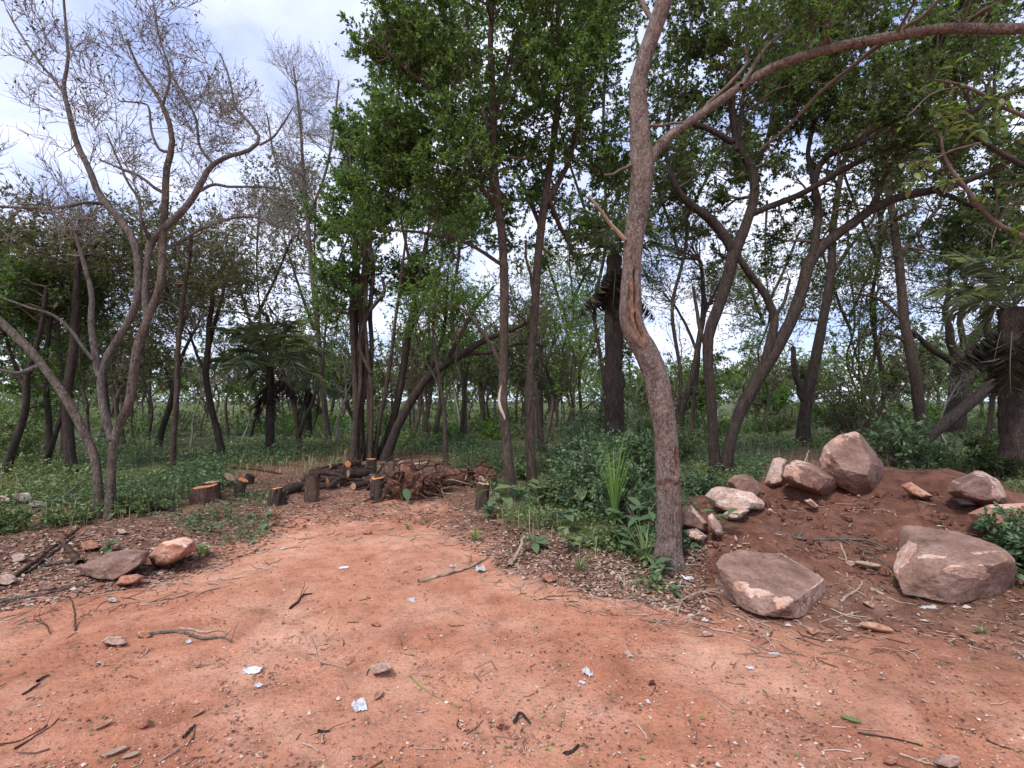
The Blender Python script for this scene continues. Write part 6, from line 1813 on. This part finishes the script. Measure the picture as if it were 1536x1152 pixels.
# dry bark curls / husks
def husk(label, px, py, L, w, az, seed, mat, name='bark_curl', cat='dry husk'):
    rng = np.random.default_rng(seed)
    p = on_ground(px, py)
    k = p[1] / FPX
    L, w = L * k, w * k * 1.6
    n, m = 12, 7
    u = np.linspace(-1, 1, n)[:, None]; s = np.linspace(-1, 1, m)[None]
    wid = np.sqrt(np.clip(1 - u ** 2, .02, 1))
    x = u * L / 2 + 0 * s; y = s * wid * w / 2; z = .35 * w * (s ** 2) * wid + .16 * L * u ** 2 * .5 + .012 * w * rng.normal(0, 1, (n, m)) + .006
    ca, sa = math.cos(az), math.sin(az)
    v = np.stack([x * ca - y * sa, x * sa + y * ca, z], -1).reshape(-1, 3)
    i = np.arange(n * m).reshape(n, m)
    q = np.stack([i[:-1, :-1], i[:-1, 1:], i[1:, 1:], i[1:, :-1]], -1).reshape(-1, 4)
    o = link(name, make_mesh(name, v, q, mat))
    md = o.modifiers.new('thickness', 'SOLIDIFY'); md.thickness = .003
    o.location = p
    return tag(o, label, cat)


husk('orange tan dry husk curled on the soil before the boulders', 1314, 947, 42, 13, -.5, 951, M['husk'])
husk('brown upright leaf husk on the soil below the bent stick', 1303, 910, 20, 8, 1.4, 952, M['husk'])
husk('brown dry leaf curl below the front flat boulder', 1218, 950, 20, 10, 1.1, 953, M['husk'])
husk('pale long husk lying in the lower left dry bits', 156, 1091, 24, 7, 1.0, 954, M['husk'])
husk('tan leaf blade lying in the lower left', 297, 1073, 18, 7, 1.1, 955, M['husk'])
husk('bright green torn leaf in the lower right', 1276, 1083, 27, 6, -.6, 956, M['weed'], 'leaf', 'leaf')
husk('pale dry bark strip at the bottom left', 172, 1132, 30, 7, .7, 957, M['dead_wood'])
husk('second pale bark strip at the bottom left beside the first', 196, 1137, 22, 6, .5, 958, M['dead_wood'])
husk('tan corn like husk beside the white paper scrap', 568, 1046, 22, 7, 1.3, 959, M['husk'])
husk('white peeled bark strip on the soil heap behind the pink cornered boulder', 1302, 851, 34, 9, -.7, 960, M['dead_wood'])


# ------------------------------------------------------------------ paper and plastic scraps
def scrap(label, px, py, w, h, seed, mat, az=0., crumple=.25, name='paper_scrap', cat='litter'):
    rng = np.random.default_rng(seed)
    p = on_ground(px, py)
    k = p[1] / FPX
    W, D = w * k * .8, h * k * 1.05
    n = 9
    u, s = np.meshgrid(np.linspace(-.5, .5, n), np.linspace(-.5, .5, n), indexing='ij')
    x = u * W * (1 + .15 * s); y = s * D * (1 + .2 * u)
    z = crumple * min(W, D) * (np.abs(fbm(u * 4 + seed, s * 4, oct=3)) * 1.2) + .006 + .10 * D * np.maximum(0, s) * 2 * crumple
    x = x + .05 * W * fbm(u * 5, s * 5 + seed); y = y + .05 * D * fbm(u * 5 + seed, s * 5)
    ca, sa = math.cos(az), math.sin(az)
    v = np.stack([x * ca - y * sa, x * sa + y * ca, z], -1).reshape(-1, 3)
    i = np.arange(n * n).reshape(n, n)
    q = np.stack([i[:-1, :-1], i[1:, :-1], i[1:, 1:], i[:-1, 1:]], -1).reshape(-1, 4)
    o = link(name, make_mesh(name, v, q, mat, False))
    md = o.modifiers.new('thickness', 'SOLIDIFY'); md.thickness = .0012
    o.location = p
    return tag(o, label, cat)


PP, PL = M['paper'], M['plastic']
scrap('folded white paper scrap on the lower middle track', 539, 1062, 24, 22, 971, PP, .5, .35)
scrap('crumpled bluish white plastic scrap on the left of the track', 378, 1009, 30, 12, 972, PL, .2, .5, 'plastic_scrap')
scrap('small clear plastic scrap below the crumpled bluish one', 388, 1030, 10, 8, 973, PL, 1.0, .5, 'plastic_scrap')
scrap('square white paper bit left of the front flat boulder', 1056, 931, 11, 9, 974, PP, .2, .2)
scrap('flat white tile like piece on the soil before the pink cornered boulder', 1394, 912, 22, 8, 975, PP, -.2, .1)
scrap('white thin scrap left of the white tile like piece', 1384, 913, 8, 5, 976, PP, -.6, .2)
scrap('narrow white triangle of paper on the right of the track', 1161, 982, 17, 5, 977, PP, 0., .2)
scrap('grey white crumpled paper in the dark crumbs of the track', 881, 1013, 14, 17, 978, PP, .3, .6)
scrap('white paper strip beside the grey white crumpled one', 873, 1025, 12, 5, 979, PP, -.5, .2)
scrap('curled white plastic bag piece beside the peeled branch', 721, 857, 18, 11, 980, PP, .4, .7, 'plastic_scrap')
scrap('small white paper flake under the peeled branch', 679, 850, 11, 6, 981, PP, .1, .2)
scrap('thin white paper strip at the top of the track', 515, 853, 17, 6, 982, PL, .2, .3)
scrap('tiny white paper bit right of the rounded pink stone', 972, 1054, 6, 8, 983, PP, .1, .2)
scrap('pale crumpled bit on the right middle of the track', 943, 984, 10, 12, 984, M['rock_pale'], .5, .6)
scrap('white crumpled bit in the track centre above', 617, 903, 12, 8, 985, PP, .4, .6)
scrap('blue grey plastic flake on the right of the track', 1125, 1003, 12, 5, 986, PL, .1, .2, 'plastic_scrap')
scrap('clear plastic cup scrap at the foot of the foreground trunk', 1030, 870, 10, 16, 987, PL, .8, .7, 'plastic_scrap')
scrap('white leaflet beside the curved dead stick', 283, 964, 8, 9, 988, PP, .9, .3)
scrap('small white bit of paper at the edge of the litter', 424, 824, 9, 5, 989, PP, .9, .3)


# ------------------------------------------------------------------ single plants near the track
def leaf_blade(L, W, mat, name='leaf', segs=5, droop=.35, fold=.18):
    u = np.linspace(0, 1, segs + 1)
    w = W / 2 * np.sin(np.pi * np.clip(u * .92 + .04, 0, 1)) ** .8
    w[-1] = W * .02
    x = L * u; z = -droop * L * u ** 2 + .12 * L * u
    v = []
    for i in range(segs + 1):
        v += [(x[i], -w[i], z[i] + fold * w[i]), (x[i], 0, z[i]), (x[i], w[i], z[i] + fold * w[i])]
    f = []
    for i in range(segs):
        a = i * 3
        f += [(a, a + 3, a + 4, a + 1), (a + 1, a + 4, a + 5, a + 2)]
    return make_mesh(name, np.array(v), np.array(f), mat)


LEAFMESH = {}


def leafm(kind, L, W, mat, droop):
    key = (kind, round(L, 3), round(W, 3))
    if key not in LEAFMESH: LEAFMESH[key] = leaf_blade(L, W, mat, droop=droop)
    return LEAFMESH[key]


def weed(label, px, py, h, leaf, n, seed, mat='weed_blue', stems=3, name='leafy_weed', group=None, droop=.35):
    rng = np.random.default_rng(seed)
    p = on_ground(px, py); k = p[1] / FPX
    H = h * k
    root = empty(name, p, label, 'weed', group)
    g = Geo(); tips = []
    for s_ in range(stems):
        az = rng.uniform(0, 6.283); sp = rng.uniform(.1, .5) * H
        c = np.array([(0, 0, -.02), (math.cos(az) * sp * .4, math.sin(az) * sp * .4, H * .5), (math.cos(az) * sp, math.sin(az) * sp, H * rng.uniform(.75, 1.05))])
        s = smooth_line(np.c_[c, [.006, .005, .003]], 8)
        v, f = tubes(s[None, :, :3], s[None, :, 3], 5); g.add(v, f); tips.append(s)
    link('stem', g.mesh('stem', M['weed']), root)
    me = [leafm(mat + str(j), leaf * k * sz, leaf * k * sz * .48, M[mat], droop) for j, sz in enumerate((1.0, .8, 1.2))]
    for i in range(n):
        s = tips[i % stems]; t = rng.uniform(.35, 1.0) * 7; j = min(int(t), 6)
        o = link('leaf', me[i % 3], root)
        o.location = s[j, :3] * (1 - (t - j)) + s[j + 1, :3] * (t - j)
        o.rotation_euler = (rng.uniform(-.35, .35), rng.uniform(-.7, .35), i * 2.4 + rng.uniform(-.5, .5))
    return root


WD = [('broad leaved dark weed at the foot of the white scarred slim tree', 752, 772, 44, 30, 10), ('low leafy weed right of the lone stump', 735, 778, 22, 20, 10), ('leafy weed left of the slim dark tree foot', 780, 770, 34, 22, 12),
      ('leafy weed spreading right of the slim dark tree foot', 812, 765, 36, 24, 14), ('weed with pointed leaves at the top of the small bank', 840, 800, 42, 22, 14), ('low weed on the small bank above the broken root', 800, 825, 26, 20, 10),
      ('large leaved weed left of the pale grass tuft', 885, 775, 50, 28, 12), ('weed with wide leaves below the pale grass tuft', 918, 818, 50, 26, 16), ('weed between the pale grass tuft and the foreground trunk', 955, 812, 60, 28, 14),
      ('leafy weed in front of the thicket with reddish soil below', 855, 828, 36, 20, 12), ('weed with bright leaves at the front of the thicket', 935, 835, 44, 24, 12), ('small bright weed before the foot of the foreground trunk', 990, 868, 26, 24, 9),
      ('low weed left of the foot of the foreground trunk', 970, 850, 34, 20, 10), ('tiny weed sprouting on the soil right of the foreground trunk', 1012, 895, 14, 14, 7), ('leafy sprig in front of the narrow upright stone', 1082, 800, 34, 18, 10),
      ('leafy tuft at the right foot of the twiggy tree', 172, 778, 26, 16, 10), ('single broad leaf sprout before the root plate', 603, 752, 24, 22, 4), ('tall weed behind the small leafy ones in the thicket', 905, 748, 60, 26, 14),
      ('dark weed near the back of the thicket', 850, 742, 54, 22, 14), ('leafy weed on the soil below the twiggy tree', 163, 828, 20, 16, 8), ('weed sprig at the right edge before the pink cornered boulder', 1520, 880, 40, 22, 12),
      ('green weed tuft growing beside the pink boulder on the left', 300, 838, 16, 18, 7), ('weed shoot in the leaf litter below the stumps', 318, 800, 16, 14, 6), ('weed sprout on the track edge below the broken stump', 400, 792, 18, 18, 7)]
for k, (lb, px, py, h, lf, n) in enumerate(WD):
    weed(lb, px, py, h, lf, n, 1000 + k, 'weed_blue' if k % 3 else 'weed')


def blades(label, px, py, h, n, seed, mat, w=.02, spread=.35, arch=.6, name='grass_tuft', cat='grass tuft', raise_=0.0):
    rng = np.random.default_rng(seed)
    p = on_ground(px, py); k = p[1] / FPX
    H = h * k
    root = empty(name, p, label, cat)
    for i in range(n):
        az = i * 2.4 + rng.uniform(-.3, .3); L = H * rng.uniform(.6, 1.05)
        out = spread * rng.uniform(.2, 1.0)
        m = 8
        u = np.linspace(0, 1, m)
        ang = math.pi / 2 - out - arch * rng.uniform(.4, 1.3) * u ** 2
        r = np.cumsum(np.cos(ang)) * L / m; z = np.cumsum(np.sin(ang)) * L / m + raise_ * H * rng.uniform(0, .5)
        wd = w * (1 - u ** 2.2) * .5 + .0006
        d = np.array([math.cos(az), math.sin(az), 0]); sd = np.array([-math.sin(az), math.cos(az), 0])
        c = d[None] * r[:, None]; c[:, 2] = z
        v = np.stack([c - sd * wd[:, None], c + np.array([0, 0, -.15]) * wd[:, None], c + sd * wd[:, None]], 1).reshape(-1, 3)
        j = np.arange(m - 1)[:, None] * 3
        f = np.concatenate([j + np.array([[0, 3, 4, 1]]), j + np.array([[1, 4, 5, 2]])])
        link('blade', make_mesh('blade', v, f, mat), root)
    return root


blades('tall pale green grass tuft standing in the thicket', 922, 800, 128, 46, 1101, M['grass'], .011, .22, .45, raise_=.45)
blades('fan of pale narrow palm seedling blades left of the foreground trunk', 968, 848, 75, 22, 1102, M['weed'], .014, .9, .7, 'palm_seedling', 'palm seedling')
blades('grass clump at the edge of the track below the white scarred tree', 712, 812, 26, 24, 1103, M['grass'], .010, .8, .9)
blades('feathery grass patch on the bank below the thicket', 870, 858, 34, 30, 1104, M['weed'], .008, .9, .9)
blades('dry grass tuft on the track edge below the broken notched stump', 415, 780, 26, 30, 1105, M['husk'], .010, .9, .9)
blades('green grass tuft right of the pink boulder on the left', 310, 832, 18, 16, 1106, M['grass'], .010, 1.0, .8)
blades('small grass tuft in the soil below the root plate', 612, 795, 16, 14, 1107, M['weed'], .010, .8, .8)
blades('second small grass tuft left of the broken root bank', 640, 785, 16, 14, 1108, M['weed'], .008, .8, .8)
blades('grass sprouts on the soil in front of the pink cornered boulder', 1475, 950, 16, 14, 1109, M['weed'], .008, 1.1, .8)


# --- near branch with large leaves hanging in from the right
def near_branch():
    rng = np.random.default_rng(1201)
    Y0 = 3.6
    limbs = [[(1620, 300, 5), (1536, 250, 4), (1480, 215, 3.2), (1440, 190, 2.6), (1410, 165, 2)], [(1560, 190, 3), (1500, 160, 2.6), (1450, 130, 2.2), (1400, 120, 1.6)], [(1536, 360, 4), (1490, 330, 3.4), (1450, 280, 3), (1418, 235, 2.2), (1412, 205, 1.6)],
             [(1480, 212, 2), (1430, 225, 1.6), (1380, 250, 1.2)], [(1450, 130, 1.6), (1400, 140, 1.3), (1360, 175, 1)]]
    limbs[0] = [(1690, 900, 9, .3), (1700, 600, 8.5, .3), (1680, 420, 7, .2)] + limbs[0]
    limbs[1] = [(1685, 460, 6, .2), (1630, 260, 4, 0)] + limbs[1]
    limbs[2] = [(1690, 520, 6, .2), (1600, 420, 5, 0)] + limbs[2]
    S = skel(limbs, Y0, rng, n=20, jit=.3)
    base = S[0][0, :3].copy(); base[2] = land(base[0], base[1])
    root = empty('tree', base, 'tree outside the right edge whose big bright leaves hang into the upper right', 'tree')
    for k, s in enumerate(S):
        link('trunk' if k == 0 else 'branch', limb_mesh(s, 8, base, M['bark_dark'] if k < 1 else M['twig']), root)
    P = np.stack([s[8:, :3] for s in S]); R = np.stack([s[8:, 3] for s in S])
    P2, R2 = grow(P, R, 60, (.2, .5), .8, -.05, .25, 6, rng, .1, 1, .5, .002)
    g = Geo()
    v, f = tubes(P2, R2, 4); g.add(v, f)
    link('twigs', g.mesh('twigs', M['twig'], base), root, 'stuff')
    me = [leafm('near' + str(j), L, L * .36, M['leaf_light'] if j % 2 else M['weed'], .3) for j, L in enumerate((.085, .07, .10, .078))]
    N = 290
    i = rng.integers(0, len(P2), N); t = rng.uniform(.25, 1, N) * 5
    for a in range(N):
        j = min(int(t[a]), 4)
        p = P2[i[a], j] + (P2[i[a], j + 1] - P2[i[a], j]) * (t[a] - j)
        o = link('leaf', me[a % 4], root)
        o.location = p - base
        o.rotation_euler = (rng.uniform(-.5, .5), rng.uniform(-.4, .9), rng.uniform(0, 6.283))


near_branch()
